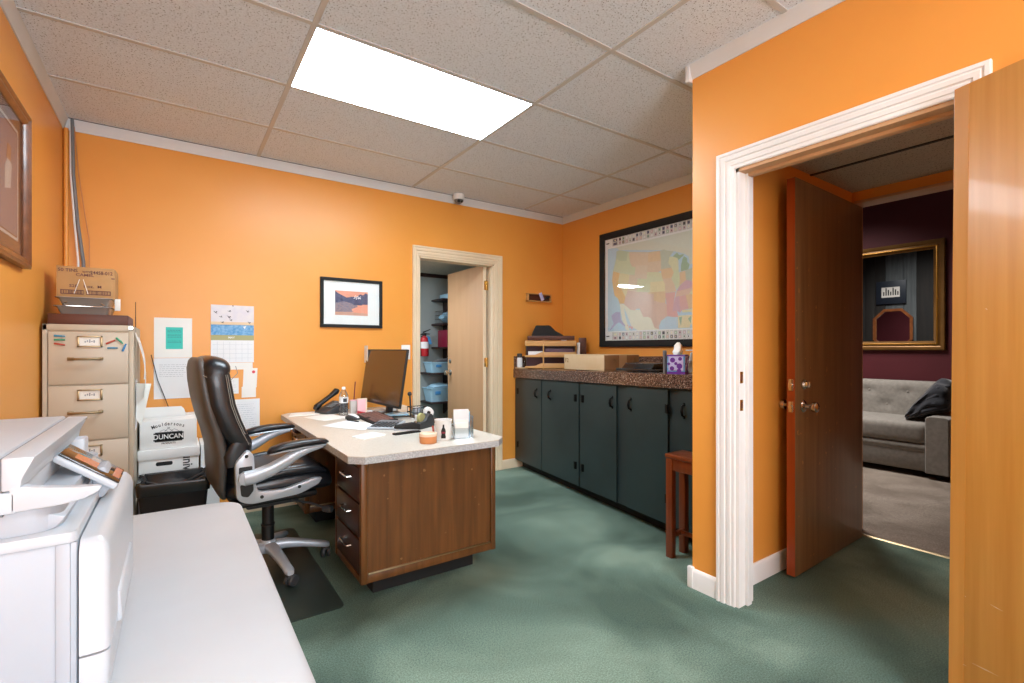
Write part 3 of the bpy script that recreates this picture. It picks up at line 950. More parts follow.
# back : sections follow the leaning, gently curved side profile
BK = [  # z, x of centre line, half width, half thickness
    (0.470, -0.190, 0.19, 0.030), (0.520, -0.205, 0.225, 0.050), (0.60, -0.205, 0.240, 0.062), (0.70, -0.205, 0.248, 0.070),
    (0.79, -0.222, 0.252, 0.074), (0.88, -0.248, 0.255, 0.075), (0.97, -0.268, 0.256, 0.074), (1.05, -0.280, 0.252, 0.072), (1.11, -0.286, 0.238, 0.066), (1.148, -0.288, 0.205, 0.050), (1.165, -0.288, 0.15, 0.028)]
def back_ring(z, x, hw, hx, p=3.0, n=40, tilt=0.0):
    return se_ring((x, 0, z), Y_, Vector((1, 0, tilt)), hw, hx, p, n)
m = MB(); m.loft([back_ring(z, x - 0.045, hw, hx * 0.50, 3.2) for z, x, hw, hx in BK]); O(m, 'back_shell', 'leather_shell', smooth=60)
m = MB(); m.loft([back_ring(z, x + 0.022, hw * 0.965, hx * 0.80, 2.6) for z, x, hw, hx in BK if z > 0.5]); O(m, 'back_cushion', 'leather', smooth=60)
# side bolsters and head roll
for s in (-1, 1):
    m = MB()
    pts = [(0.690, -0.150, 0.020), (0.745, -0.170, 0.038), (0.80, -0.200, 0.044), (0.86, -0.226, 0.046), (0.94, -0.252, 0.047), (1.02, -0.264, 0.046), (1.085, -0.272, 0.044), (1.12, -0.276, 0.030)]
    m.loft([se_ring((x, s * 0.232, z), Vector((1, 0, 0)), Y_, r * 1.25, r * 0.78, 2.2, 20) for z, x, r in pts])
    b = O(m, 'back_bolster', 'leather', smooth=60)
    m = MB()
    for off in (0.0, 0.012):
        m.tube([(x + r * 1.25 * (0.73 - off * 12), s * (0.232 + r * 0.78 * (0.73 + off * 9) + 0.001), z) for z, x, r in pts[:-1]], 0.0018, 6)
    O(m, 'stitching', 'stitch', b)
m = MB()
hr = []
for t in range(17):
    y = -0.262 + 0.524 * t / 16
    f = max(0.0, 1 - abs(y / 0.262) ** 4) ** 0.5
    hr.append(se_ring((-0.274, y, 1.105 - 0.012 * (1 - f)), Vector((1, 0, -0.25)), Vector((0.25, 0, 1)), 0.036 + 0.030 * f, 0.030 + 0.036 * f, 2.5, 24))
m.loft(hr)
O(m, 'headrest', 'leather', smooth=60)
for s in (-1, 1):
    m = MB()
    m.tube([(-0.33, s * 0.250, 1.085), (-0.27, s * 0.262, 1.045), (-0.215, s * 0.25, 1.06), (-0.185, s * 0.235, 1.09), (-0.195, s * 0.24, 1.125)], 0.0017, 6)
    O(m, 'stitching', 'stitch')
# lumbar strap crossing the lower back
for s in (-1, 1):
    m = MB()
    m.loft([se_ring((x, s * 0.246, z), Vector((1, 0, 0.2)), Y_, a, 0.016, 2.4, 16) for x, z, a in ((-0.205, 0.640, 0.03), (-0.19, 0.70, 0.058), (-0.175, 0.75, 0.05), (-0.165, 0.79, 0.02))])
    O(m, 'lumbar_strap', 'leather', smooth=60)
# silver side brackets, arms
for s in (-1, 1):
    y0, y1 = s * 0.262, s * 0.296
    ya, yb = min(y0, y1), max(y0, y1)
    outer = rounded_poly([(-0.206, 0.660), (-0.150, 0.722), (-0.124, 0.690), (-0.118, 0.560), (-0.106, 0.508), (0.02, 0.500), (0.16, 0.535), (0.200, 0.528), (0.185, 0.500), (0.09, 0.463), (-0.14, 0.452), (-0.200, 0.480)],
                         [0.02, 0.02, 0.015, 0.03, 0.02, 0.03, 0.02, 0.008, 0.02, 0.03, 0.03, 0.03], 5)
    m = MB(); m.prism(outer, ya, yb, 'y', 0.006)
    br = O(m, 'side_bracket', 'silver_plastic')
    yo = y1 + s * 0.0008
    m = MB()
    m.prism(rounded_poly([(-0.190, 0.640), (-0.132, 0.640), (-0.132, 0.612), (-0.190, 0.606)], 0.006), min(yo - s * .002, yo), max(yo - s * .002, yo), 'y')
    O(m, 'recess', 'black', br)
    m = MB()
    m.prism(rounded_poly([(-0.186, 0.555), (-0.128, 0.555), (-0.126, 0.52), (-0.15, 0.49), (-0.18, 0.50)], 0.01), min(yo - s * .002, yo), max(yo - s * .002, yo), 'y')
    O(m, 'recess', 'black', br)
    for bx, bz in ((-0.158, 0.690), (-0.09, 0.482), (0.085, 0.502)):
        m = MB(); m.cyl((bx, y1 - s * 0.004, bz), (bx, y1 + s * 0.003, bz), 0.0085, seg=12); O(m, 'bolt', 'black', br)
    m = MB()
    path = [(-0.172, 0.588, 0.034), (-0.13, 0.592, 0.034), (-0.06, 0.612, 0.032), (0.01, 0.645, 0.029), (0.065, 0.675, 0.025), (0.12, 0.694, 0.020), (0.19, 0.706, 0.013)]
    rings = []
    for i, (x, z, r) in enumerate(path):
        a = path[max(i - 1, 0)]; b = path[min(i + 1, len(path) - 1)]
        d = Vector((b[0] - a[0], 0, b[1] - a[1])).normalized()
        nrm = Vector((-d.z, 0, d.x))
        rings.append(se_ring((x, s * 0.318, z), nrm, Y_, r, 0.024, 2.6, 20))
    m.loft(rings)
    m.cyl((-0.165, s * 0.285, 0.588), (-0.165, s * 0.33, 0.588), 0.03)
    O(m, 'arm', 'silver_plastic', smooth=60)
    m = MB()
    pads = [(-0.070, 0.700, 0.016, 0.008), (-0.055, 0.709, 0.030, 0.017), (0.0, 0.720, 0.036, 0.021), (0.08, 0.728, 0.038, 0.021), (0.16, 0.730, 0.037, 0.018), (0.205, 0.726, 0.030, 0.014), (0.220, 0.722, 0.016, 0.007)]
    m.loft([se_ring((x, s * 0.322, z), Y_, Z_, hw, hh, 2.5, 20) for x, z, hw, hh in pads])
    O(m, 'arm_pad', 'leather', smooth=60)
    m = MB()
    m.loft([se_ring((x, s * 0.322, z), Y_, Z_, hw, hh, 2.5, 16) for x, z, hw, hh in ((-0.062, 0.692, 0.026, 0.006), (0.0, 0.702, 0.034, 0.007), (0.10, 0.709, 0.035, 0.007), (0.205, 0.711, 0.028, 0.006))])
    O(m, 'arm_cap', 'silver_plastic', smooth=60)

# ------------------------------------------------------------------ filing cabinet
fc = thing('filing_cabinet', 'beige four drawer metal filing cabinet in the corner by the orange walls', 'filing cabinet', (-0.378, 3.75, 0))
FX0, FX1, FY0, FY1, FZ = -0.563, -0.192, 3.42, 4.035, 1.338
m = MB()
m.box((FX0, FY0 + 0.008, 0.02), (FX1, FY1, FZ), 0.006)
m.box((FX0, FY0, 0.02), (FX0 + 0.020, FY0 + 0.02, FZ), 0.003); m.box((FX1 - 0.020, FY0, 0.02), (FX1, FY0 + 0.02, FZ), 0.003)
m.box((FX0, FY0, FZ - 0.033), (FX1, FY0 + 0.02, FZ), 0.003)
m.box((FX0 + 0.01, FY0 + 0.03, 0), (FX1 - 0.01, FY1 - 0.02, 0.03))
m.build('cabinet_body', 'beige_metal', fc)
zs = [1.302, 1.018, 0.720, 0.420, 0.06]
for i in range(4):
    za, zb = zs[i + 1] + 0.004, zs[i] - 0.004
    m = MB(); m.box((FX0 + 0.024, FY0 - 0.008, za), (FX1 - 0.022, FY0 + 0.012, zb), 0.003)
    d = m.build('drawer', 'beige_metal_drawer', fc)
    hx0, hx1, hz = -0.462, -0.320, zb - 0.142
    m = MB()
    m.tube([(hx0 + 0.008, FY0 - 0.006, hz), (hx0 + 0.010, FY0 - 0.030, hz), (hx0 + 0.03, FY0 - 0.036, hz), (hx1 - 0.03, FY0 - 0.036, hz), (hx1 - 0.010, FY0 - 0.030, hz), (hx1 - 0.008, FY0 - 0.006, hz)], 0.0065, 10)
    m.box((hx0 - 0.004, FY0 - 0.014, hz - 0.009), (hx0 + 0.024, FY0 - 0.006, hz + 0.009), 0.003); m.box((hx1 - 0.022, FY0 - 0.014, hz - 0.008), (hx1, FY0 - 0.006, hz + 0.008), 0.003)
    m.build('handle', 'old_brass', d)
    cx, cz = -0.375, zb - 0.050
    m = MB()
    for a, b, c_, e in ((-0.052, -0.030, 0.052, -0.022), (-0.052, 0.022, 0.052, 0.030), (-0.052, -0.030, -0.042, 0.030), (0.042, -0.030, 0.052, 0.030)):
        m.box((cx + a, FY0 - 0.014, cz + b), (cx + c_, FY0 - 0.007, cz + e), 0.001)
    m.build('label_holder', 'old_brass', d)
    m = MB(); m.box((cx - 0.042, FY0 - 0.0095, cz - 0.022), (cx + 0.042, FY0 - 0.0082, cz + 0.022)); m.mat(1)
    for q in range(5):
        m.box((cx - 0.022 + q * 0.009, FY0 - 0.0100, cz - 0.006 + 0.003 * (q % 2)), (cx - 0.016 + q * 0.009, FY0 - 0.0094, cz + 0.003 + 0.004 * (q % 3)))
    m.build('label_card', ['paper', 'ink'], d)
m = MB(); m.cyl((FX1 - 0.012, FY0 - 0.004, FZ - 0.014), (FX1 - 0.012, FY0 + 0.002, FZ - 0.014), 0.011); m.cyl((FX1 - 0.012, FY0 - 0.006, FZ - 0.014), (FX1 - 0.012, FY0 - 0.003, FZ - 0.014), 0.005); m.build('lock', 'chrome', fc)
# magnets on the top drawer
def magnet(x, z, ang, mt, lab):
    m = MB(); M = Matrix.Translation((x, FY0 - 0.0105, z)) @ Euler((0, R(ang), 0)).to_matrix().to_4x4()
    m.box((-0.022, -0.003, -0.005), (0.012, 0.003, 0.005), 0.002, M=M); m.cyl((0.010, 0, 0), (0.022, 0, 0), 0.004, M=M)
    tag(m.build('clip_magnet', mt), lab, 'magnet', 'clip magnets on the top drawer')
magnet(-0.495, 1.276, 4, 'blue_clip', 'topmost of three small clip magnets on the left of the top drawer')
magnet(-0.495, 1.256, 0, 'green_clip', 'green clip magnet, middle of the three at left of the top drawer')
magnet(-0.495, 1.233, 12, 'rust_clip', 'rust red clip magnet lowest of three at left of the top drawer')
magnet(-0.290, 1.246, -28, 'rust_clip', 'red clip magnet tilted up beside the label holder of the top drawer')
magnet(-0.252, 1.254, 48, 'green_clip', 'green clip magnet tilted down near the top drawer right end')
magnet(-0.282, 1.214, 0, 'blue_clip', 'dark teal flat clip magnet low on the right of the top drawer')
magnet(-0.232, 1.216, -70, 'bright_blue', 'bright blue upright clip magnet at the right edge of the top drawer')

# papers hanging on the cabinet side
def hang(name, label, y, z1, z0, wd, tilt, out, mt='paper', bow=0.012):
    m = MB(); rings = []
    for k in range(9):
        t = k / 8
        z = z1 + (z0 - z1) * t
        o_ = FX1 + 0.002 + out * t + bow * math.sin(PI * t)
        yy = y + tilt * t
        rings.append([(o_, yy - wd / 2, z), (o_, yy + wd / 2, z), (o_ + 0.0012, yy + wd / 2, z), (o_ + 0.0012, yy - wd / 2, z)])
    m.loft(rings)
    return tag(m.build(name, mt), label, 'paper', 'papers hung on the cabinet side')
hang('hung_paper', 'long white paper hanging curled on the filing cabinet side, nearest its front edge', 3.53, 1.300, 0.93, 0.10, 0.02, 0.040, bow=0.022)
hang('hung_paper', 'white paper pad hanging highest on the filing cabinet side towards the wall', 3.80, 1.28, 1.02, 0.14, 0.0, 0.03, 'paper_cool', 0.014)
hang('hung_paper', 'white paper sticking out from the middle of the filing cabinet side', 3.60, 1.03, 0.72, 0.16, 0.03, -0.004, 'paper_cool', 0.004)
m = MB()
m.loft([[(FX1 + 0.002, 3.55, 1.01), (FX1 + 0.075, 3.55, 1.005), (FX1 + 0.075, 3.5512, 1.005), (FX1 + 0.002, 3.5512, 1.01)], [(FX1 + 0.003, 3.55, 0.80), (FX1 + 0.030, 3.55, 0.76), (FX1 + 0.030, 3.5512, 0.76), (FX1 + 0.003, 3.5512, 0.80)]])
tag(m.build('hung_paper', 'paper'), 'white paper flap poking out sideways above the white boxes', 'paper', 'papers hung on the cabinet side')

# things on top of the cabinet
fb = thing('flat_box', 'dark brown flat wooden box lying on top of the beige filing cabinet', 'box', (-0.38, 3.6, FZ))
m = MB(); m.box((-0.546, 3.44, FZ), (-0.218, 3.80, FZ + 0.056), 0.002); m.build('box_body', 'box_wood', fb)
m = MB(); m.box((-0.217, 3.445, FZ + 0.002), (-0.2155, 3.80, FZ + 0.054)); m.build('side_panel', 'plum', fb)
ZT = FZ + 0.056
def tray(name, label, x0, x1, y0, y1, z, h, mt, fl=0.012):
    t = thing(name, label, 'tray', ((x0 + x1) / 2, (y0 + y1) / 2, z))
    m = MB()
    outer = lambda e, zz: [(a, b, zz) for a, b in rounded_poly([(x0 - e, y0 - e), (x1 + e, y0 - e), (x1 + e, y1 + e), (x0 - e, y1 + e)], 0.02, 4)]
    m.loft([outer(-0.016, z), outer(0, z + h), outer(0.012, z + h), outer(0.012, z + h + 0.003), outer(-0.002, z + h + 0.003), outer(-0.018, z + 0.003)])
    m.build('tray_shell', mt, t)
    return t
t1 = tray('letter_tray', 'smoky grey plastic tray under the cardboard carton on the filing cabinet', -0.522, -0.300, 3.49, 3.78, ZT, 0.043, 'smoke_plastic')
t2 = tray('letter_tray', 'upper smoky plastic tray directly beneath the cardboard carton', -0.515, -0.298, 3.49, 3.77, ZT + 0.047, 0.043, 'smoke_plastic')
m = MB(); m.tube([(-0.475, 3.474, ZT + 0.066), (-0.49, 3.470, ZT + 0.055), (-0.475, 3.470, ZT + 0.045), (-0.335, 3.470, ZT + 0.044), (-0.318, 3.470, ZT + 0.054), (-0.335, 3.474, ZT + 0.064)], 0.0035, 8); m.build('wire_handle', 'chrome', t1)
ctn = thing('carton', 'brown cardboard carton with printed lettering on the smoky trays, top of the filing cabinet stack', 'carton', (-0.40, 3.63, ZT + 0.094))
CZ0, CZ1 = ZT + 0.0935, ZT + 0.262
m = MB(); m.box((-0.524, 3.52, CZ0), (-0.282, 3.74, CZ1), 0.002); m.build('carton_body', 'cardboard', ctn)
m = MB()
FY = 3.5194
m.text('50 TINS', 0.024, BACKM(-0.478, CZ1 - 0.022, FY)); m.text('24458-012', 0.026, BACKM(-0.338, CZ1 - 0.028, FY), sx=0.85); m.text('CAMEL', 0.022, BACKM(-0.408, CZ1 - 0.044, FY), sx=1.1)
m.text('WITH', 0.015, BACKM(-0.400, CZ1 - 0.027, FY)); m.text('S28   1 oz.  M', 0.021, BACKM(-0.405, CZ0 + 0.063, FY), sx=1.15)
m.build('lettering', 'print_brown', ctn)
m = MB()
for bx0, bx1 in ((-0.508, -0.413), (-0.402, -0.298)):
    m = MB()
    m.box((bx0, FY - 0.0003, CZ0 + 0.038), (bx1, FY + 0.001, CZ0 + 0.042)); m.box((bx0, FY - 0.0003, CZ0 + 0.018), (bx1, FY + 0.001, CZ0 + 0.022))
    x = bx0
    while x < bx1:
        wd = random.choice((0.0015, 0.002, 0.0035)); m.box((x, FY - 0.0003, CZ0 + 0.02), (min(x + wd, bx1), FY + 0.001, CZ0 + 0.04)); x += wd + random.choice((0.002, 0.003, 0.005))
    m.build('barcode', 'print_brown', ctn)
m = MB()
m.box((-0.296, FY - 0.0003, CZ1 - 0.058), (-0.282, FY + 0.001, CZ1 - 0.052))
m.build('printed_mark', 'print_brown', ctn)
m = MB()
for a, b in (((-0.43, CZ0 + 0.10), (-0.452, CZ0 + 0.022)), ((-0.415, CZ0 + 0.10), (-0.395, CZ0 + 0.022))):
    m.tube([(a[0], FY - 0.001, a[1]), (b[0], FY - 0.001, b[1])], 0.0016, 6)
m.build('cord', 'paper', ctn)
m = MB(); m.box((-0.284, 3.55, CZ0 - 0.062), (-0.2585, 3.552, CZ0 + 0.004), 0.0005, M=Matrix.Translation((0, 0, 0)))
tag(m.build('card', 'paper'), 'small white card sticking out beside the smoky trays on the filing cabinet', 'card')
m = MB(); m.box((-0.1945, 3.597, FZ - 0.03), (-0.1905, 3.600, FZ + 0.06)); m.cyl((-0.1925, 3.5985, FZ + 0.06), (-0.1925, 3.5985, FZ + 0.145), 0.0018)
tag(m.build('antenna', 'matte_black'), 'thin dark antenna standing at the right edge of the filing cabinet', 'antenna')

# conduit and cables in the corner
m = MB(); m.cyl((-0.560, 4.062, 0.1), (-0.560, 4.062, 2.58), 0.012); tag(m.build('conduit', 'orange_paint'), 'orange painted pipe running up the corner behind the filing cabinet', 'pipe')
for lab, mt, pts, r in (('white cable running down the corner beside the orange pipe', 'white', [(-0.538, 4.060, 2.63), (-0.537, 4.058, 2.3), (-0.520, 4.06, 2.0), (-0.503, 4.06, 1.76), (-0.50, 4.05, 1.3)], 0.006),
                        ('thick grey cable running down the orange corner, rightmost of the bunch', 'mid_grey', [(-0.530, 4.056, 2.64), (-0.525, 4.056, 2.3), (-0.505, 4.06, 2.0), (-0.478, 4.06, 1.76), (-0.47, 4.05, 1.3)], 0.009),
                        ('thin red brown cable looping off the bunch of cables in the corner', 'orange_note', [(-0.522, 4.060, 2.60), (-0.50, 4.066, 2.3), (-0.47, 4.066, 2.05), (-0.45, 4.066, 1.9), (-0.448, 4.06, 1.4)], 0.003)):
    tag(MB().tube(pts, r, 10).build('cable', mt), lab, 'cable', 'cables in the corner')
m = MB(); m.tube([(-0.135, 4.07, 1.17), (-0.10, 4.07, 1.0), (-0.055, 4.07, 0.86), (-0.03, 4.05, 0.78)], 0.0025, 6); tag(m.build('cord', 'matte_black'), 'thin black cord hanging in front of the letters on the orange wall', 'cord')

# ------------------------------------------------------------------ file boxes and bin by the cabinet
ub = thing('file_box', 'white cardboard file box with hand hole, lower of the two stacked boxes', 'box', (-0.03, 3.85, 0.30), 0, 'white file boxes')
tag(MB().box((-0.182, 3.64, 0.0), (0.130, 4.05, 0.299), 0.004).build('file_box', 'white'), 'white box on the floor beneath the two lettered file boxes', 'box', 'white file boxes')
m = MB(); m.box((-0.184, 3.70, 0.30), (0.122, 4.05, 0.575), 0.003); m.build('box_body', 'white', ub)
m = MB(); m.box((-0.189, 3.692, 0.530), (0.128, 4.055, 0.590), 0.003); m.build('lid', 'white', ub)
m = MB(); m.prism(rounded_poly([(-0.100, 0.512), (-0.015, 0.512), (-0.015, 0.488), (-0.100, 0.488)], 0.011), 3.6985, 3.7015, 'y'); m.build('hand_hole', 'matte_black', ub)
m = MB(); m.text('universal', 0.075, plane_m((0.062, 3.6993, 0.435), (0, 0, -1), (1, 0, 0)), sx=0.85); m.build('lettering', 'dark_grey', ub); m = MB(); m.box((-0.17, 3.699, 0.447), (-0.02, 3.7005, 0.4495)); m.box((-0.17, 3.699, 0.425), (-0.02, 3.7005, 0.427)); m.build('ruled_lines', 'dark_grey', ub)
db = thing('file_box', 'white cardboard box with a printed crest and open lid on top of the stack', 'box', (-0.03, 3.87, 0.59), 0, 'white file boxes')
m = MB(); m.box((-0.180, 3.715, 0.591), (0.112, 4.04, 0.765), 0.003); m.build('box_body', 'white', db)
m = MB()
m.prism([(-0.165, 0.770), (0.06, 0.770), (0.045, 0.815), (0.03, 0.830), (-0.165, 0.832)], 3.90, 3.905, 'y', M=None)
m.box((-0.183, 3.90, 0.765), (0.115, 4.045, 0.772)); m.build('lid', 'white', db)
m = MB(); LY = 3.7144
m.text('DUNCAN', 0.042, BACKM(-0.036, 0.662, LY - 0.0008), sx=0.84)
lt = m.build('lettering', 'white', db)
m = MB(); m.box((-0.112, LY, 0.638), (0.042, LY + 0.001, 0.687)); m.box((-0.105, LY, 0.632), (0.035, LY + 0.001, 0.692))
word = 'Mouldersons'
for i, ch in enumerate(word):
    t = (i - (len(word) - 1) / 2) / (len(word) / 2)
    m.text(ch, 0.030, BACKM(-0.036 + t * 0.085, 0.742 - 0.020 * t * t, LY) @ Matrix.Rotation(-t * 0.35, 4, 'Z'), sx=0.8)
m.text('OF', 0.011, BACKM(-0.036, 0.716, LY)); m.text('PRODUCTS', 0.014, BACKM(-0.036, 0.622, LY), sx=1.0)
for cx, hh in ((-0.06, 0.014), (-0.035, 0.020), (-0.005, 0.016)):
    m.tube([(cx - 0.022, LY, 0.693), (cx - 0.008, LY, 0.693 + hh * 0.8), (cx, LY, 0.693 + hh), (cx + 0.012, LY, 0.693 + hh * 0.5), (cx + 0.022, LY, 0.693)], 0.0008, 5)
m.build('crest', 'dark_grey', db)
tag(MB().box((0.135, 3.75, 0.0), (0.24, 4.05, 0.585), 0.004).build('file_box', 'white'), 'tall plain white box beside the lettered boxes, half behind the office chair', 'box', 'white file boxes')

wb = thing('waste_bin', 'black rectangular waste bin lined with a black bag between cabinet and chair', 'waste bin', (0.0, 3.4, 0))
WX0, WX1, WY0, WY1, WZ = -0.172, 0.160, 3.30, 3.56, 0.452
ring = lambda e, z: [(x, y, z) for x, y in rounded_poly([(WX0 - e, WY0 - e), (WX1 + e, WY0 - e), (WX1 + e, WY1 + e), (WX0 - e, WY1 + e)], 0.03, 5)]
m = MB(); m.loft([ring(-0.04, 0.0), ring(0.0, WZ), ring(0.006, WZ), ring(0.006, WZ + 0.012), ring(-0.006, WZ + 0.012), ring(-0.045, 0.01)]); m.build('bin_body', 'matte_black', wb)
m = MB()
rr = []
for e, z, amp in ((0.004, WZ - 0.05, 0.002), (0.010, WZ + 0.005, 0.004), (0.005, WZ + 0.020, 0.008), (-0.012, WZ + 0.016, 0.010), (-0.035, WZ - 0.03, 0.014), (-0.06, WZ - 0.10, 0.02)):
    r0 = ring(e, z)
    rr.append([(x, y, zz + amp * math.sin(i * 1.9) * (1 if z > WZ else 0.6)) for i, (x, y, zz) in enumerate(r0)])
m.loft(rr, cap=False); m.build('bin_liner', 'black_bag', wb)
for y_, col in ((3.37, 'black_bag'), (3.47, 'black_bag')):
    m = MB(); m.tube([(WX0 + 0.03, y_, WZ - 0.01), (-0.06, y_ + 0.03, WZ - 0.045), (0.05, y_ - 0.01, WZ - 0.03), (WX1 - 0.02, y_ + 0.02, WZ + 0.005)], 0.012, 8); m.build('liner_fold', col, wb)

# ------------------------------------------------------------------ desk top things
D0 = DZT
# telephone
ph = thing('desk_phone', 'black desk telephone with grey keypad at the far end of the desk by the wall', 'telephone', (0.99, 3.86, D0), R(20))
m = MB(); m.prism([(-0.10, 0.0), (0.09, 0.0), (0.09, 0.075), (0.055, 0.085), (-0.10, 0.02)], -0.08, 0.08, 'y', 0.006); m.build('base', 'dark_grey', ph, False)
m = MB(); M = Matrix.Translation((0.0, 0.02, 0.066)) @ Euler((0, R(-22), 0)).to_matrix().to_4x4()
for i in range(4):
    for j in range(3):
        m.box((-0.05 + i * 0.026, -0.075 + j * 0.026, -0.002), (-0.032 + i * 0.026, -0.056 + j * 0.026, 0.004), 0.002, M=M)
m.build('keypad', 'mid_grey', ph, False)
m = MB(); m.loft([se_ring((x, 0.055, z), Vector((0, 1, 0)), Vector((-0.4, 0, 0.9)), 0.024, h, 2.6, 16) for x, z, h in ((-0.11, 0.035, 0.012), (-0.10, 0.045, 0.024), (-0.06, 0.075, 0.016), (0.02, 0.122, 0.015), (0.075, 0.158, 0.024), (0.085, 0.165, 0.012))]); m.build('handset', 'black', ph, False)
# water bottle
wbt = thing('water_bottle', 'clear plastic water bottle with grey label standing beside the phone', 'bottle', (1.02, 3.66, D0))
m = MB(); m.lathe([(0.0, 0.001), (0.030, 0.001), (0.032, 0.008), (0.031, 0.03), (0.032, 0.05), (0.031, 0.07), (0.0325, 0.09), (0.0325, 0.135), (0.030, 0.150), (0.022, 0.172), (0.013, 0.185), (0.012, 0.196), (0.0, 0.196)]); m.build('bottle_body', 'bottle_plastic', wbt, False)
m = MB(); m.lathe([(0.0331, 0.092), (0.0333, 0.092), (0.0333, 0.134), (0.0331, 0.134)]); m.build('label', 'paper_cool', wbt, False)
m = MB(); m.prism([(-0.012, 0.10), (0.014, 0.10), (0.014, 0.126), (-0.012, 0.126)], -0.0345, -0.030, 'y'); m.build('label_print', 'dark_grey', wbt, False)
m = MB(); m.lathe([(0.0, 0.190), (0.0135, 0.190), (0.0138, 0.206), (0.012, 0.209), (0, 0.209)]); m.build('cap', 'white', wbt, False)
# pink cards and pen
for x, y, w_, h_, rz, mt, lab in ((1.12, 3.74, 0.065, 0.10, 12, 'print_white', 'pale card with a pink edge standing beside the water bottle'), (1.155, 3.66, 0.07, 0.115, -8, 'pink', 'pink card box standing in front of the monitor corner')):
    t = thing('card_box', lab, 'card box', (x, y, D0), R(rz), 'pink cards by the monitor')
    m = MB(); m.box((-w_ / 2, -0.012, 0), (w_ / 2, 0.012, h_), 0.002); m.build('card_body', mt, t, False)
    m = MB(); m.box((w_ / 2 - 0.010, -0.0135, 0.002), (w_ / 2 + 0.001, 0.0135, h_ + 0.001)); m.box((-w_ / 2 - 0.001, -0.0132, h_ - 0.006), (w_ / 2, 0.0132, h_ + 0.001)); m.build('edge_strip', 'pink' if mt != 'pink' else 'note_rim', t, False)
    if mt == 'pink':
        m = MB(); m.prism([(-w_ / 2, 0.004), (w_ / 2 - 0.012, 0.0), (w_ / 2 - 0.012, 0.012), (-w_ / 2, 0.026)], -0.0136, -0.011, 'y'); m.build('red_band', 'red', t, False)
m = MB(); m.cyl((1.13, 3.80, D0), (1.145, 3.80, D0 + 0.20), 0.004); m.cyl((1.145, 3.80, D0 + 0.20), (1.148, 3.80, D0 + 0.235), 0.0045)
tag(m.build('pen', 'dark_red'), 'dark red pen standing upright behind the pink card box', 'pen')
# mouse
mo = thing('computer_mouse', 'black and white computer mouse to the left of the keyboard', 'mouse', (1.01, 3.40, D0), R(-55))
m = MB(); m.loft([se_ring((x, 0, h * 0.5), Vector((0, 1, 0)), Vector((0, 0, 1)), w_, h * 0.5, 2.4, 18) for x, w_, h in ((-0.052, 0.012, 0.012), (-0.046, 0.024, 0.026), (-0.02, 0.030, 0.036), (0.015, 0.029, 0.033), (0.042, 0.024, 0.020), (0.052, 0.012, 0.010))]); m.build('mouse_body', 'dark_grey', mo, False, smooth=70)
m = MB(); m.loft([se_ring((x, 0, z), Vector((0, 1, 0)), Vector((0, 0, 1)), w_, 0.006, 2.4, 18) for x, w_, z in ((-0.030, 0.012, 0.032), (-0.015, 0.020, 0.0335), (0.015, 0.021, 0.030), (0.040, 0.016, 0.018), (0.048, 0.010, 0.012))]); m.build('buttons', 'paper_cool', mo, False, smooth=70)
# keyboard
kb = thing('keyboard', 'dark brown keyboard lying in front of the monitor', 'keyboard', (1.14, 3.32, D0), R(-3))
m = MB(); m.prism([(-0.085, 0.0), (0.085, 0.0), (0.085, 0.026), (-0.085, 0.012)], -0.235, 0.235, 'y', 0.003); m.build('case', 'matte_black', kb, False)
m = MB(); M = Matrix.Translation((0, 0, 0.0195)) @ Euler((0, R(-4.7), 0)).to_matrix().to_4x4()
for i in range(5):
    for j in range(20):
        if (i, j) in ((0, 7), (0, 8), (0, 9)): continue
        m.box((-0.068 + i * 0.027, -0.222 + j * 0.0224, 0), (-0.046 + i * 0.027, -0.204 + j * 0.0224, 0.006), 0.002, seg=1, M=M)
m.build('keys', 'print_brown', kb, False)
# monitor
mon = thing('monitor', 'wide dark flat screen monitor tilted back in the middle of the desk', 'monitor', (1.215, 3.475, D0), R(2.5))
MM = Matrix.Translation((0.0, 0.0, 0.085)) @ Euler((0, R(8.5), 0)).to_matrix().to_4x4()
MH, MW = 0.405, 0.365
m = MB(); m.box((0.0, -MW, 0.0), (0.016, MW, MH), 0.003, M=MM); m.loft([[(x, y, z) for y, z in rounded_poly([(-MW * s_, MH * 0.5 - MH * 0.42 * s_), (MW * s_, MH * 0.5 - MH * 0.42 * s_), (MW * s_, MH * 0.5 + MH * 0.42 * s_), (-MW * s_, MH * 0.5 + MH * 0.42 * s_)], 0.03, 4)] for x, s_ in ((0.014, 0.95), (0.03, 0.8), (0.042, 0.5))], M=MM); m.build('case', 'black', mon, False)
m = MB(); m.box((-0.0012, -MW + 0.008, 0.016), (0.001, MW - 0.008, MH - 0.008), M=MM); m.build('screen', 'monitor_screen', mon, False)
m = MB(); m.prism([(0.065, 0.01), (0.10, 0.01), (0.13, 0.20), (0.085, 0.24)], -0.03, 0.03, 'y', 0.006); m.build('stand', 'black', mon, False)
m = MB(); m.prism(rounded_poly([(0.035, -0.12), (0.19, -0.11), (0.19, 0.11), (0.035, 0.12)], 0.03), 0, 0.012, 'z', 0.003); m.build('stand_base', 'black', mon, False)
for y_, z_, s_, lab in ((0.39, 0.50, 0.05, 'small white note stuck behind the top left corner of the monitor'),):
    m = MB(); m.box((1.245, 3.80, 1.10), (1.247, 3.885, 1.235)); tag(m.build('note', 'paper'), lab, 'note')
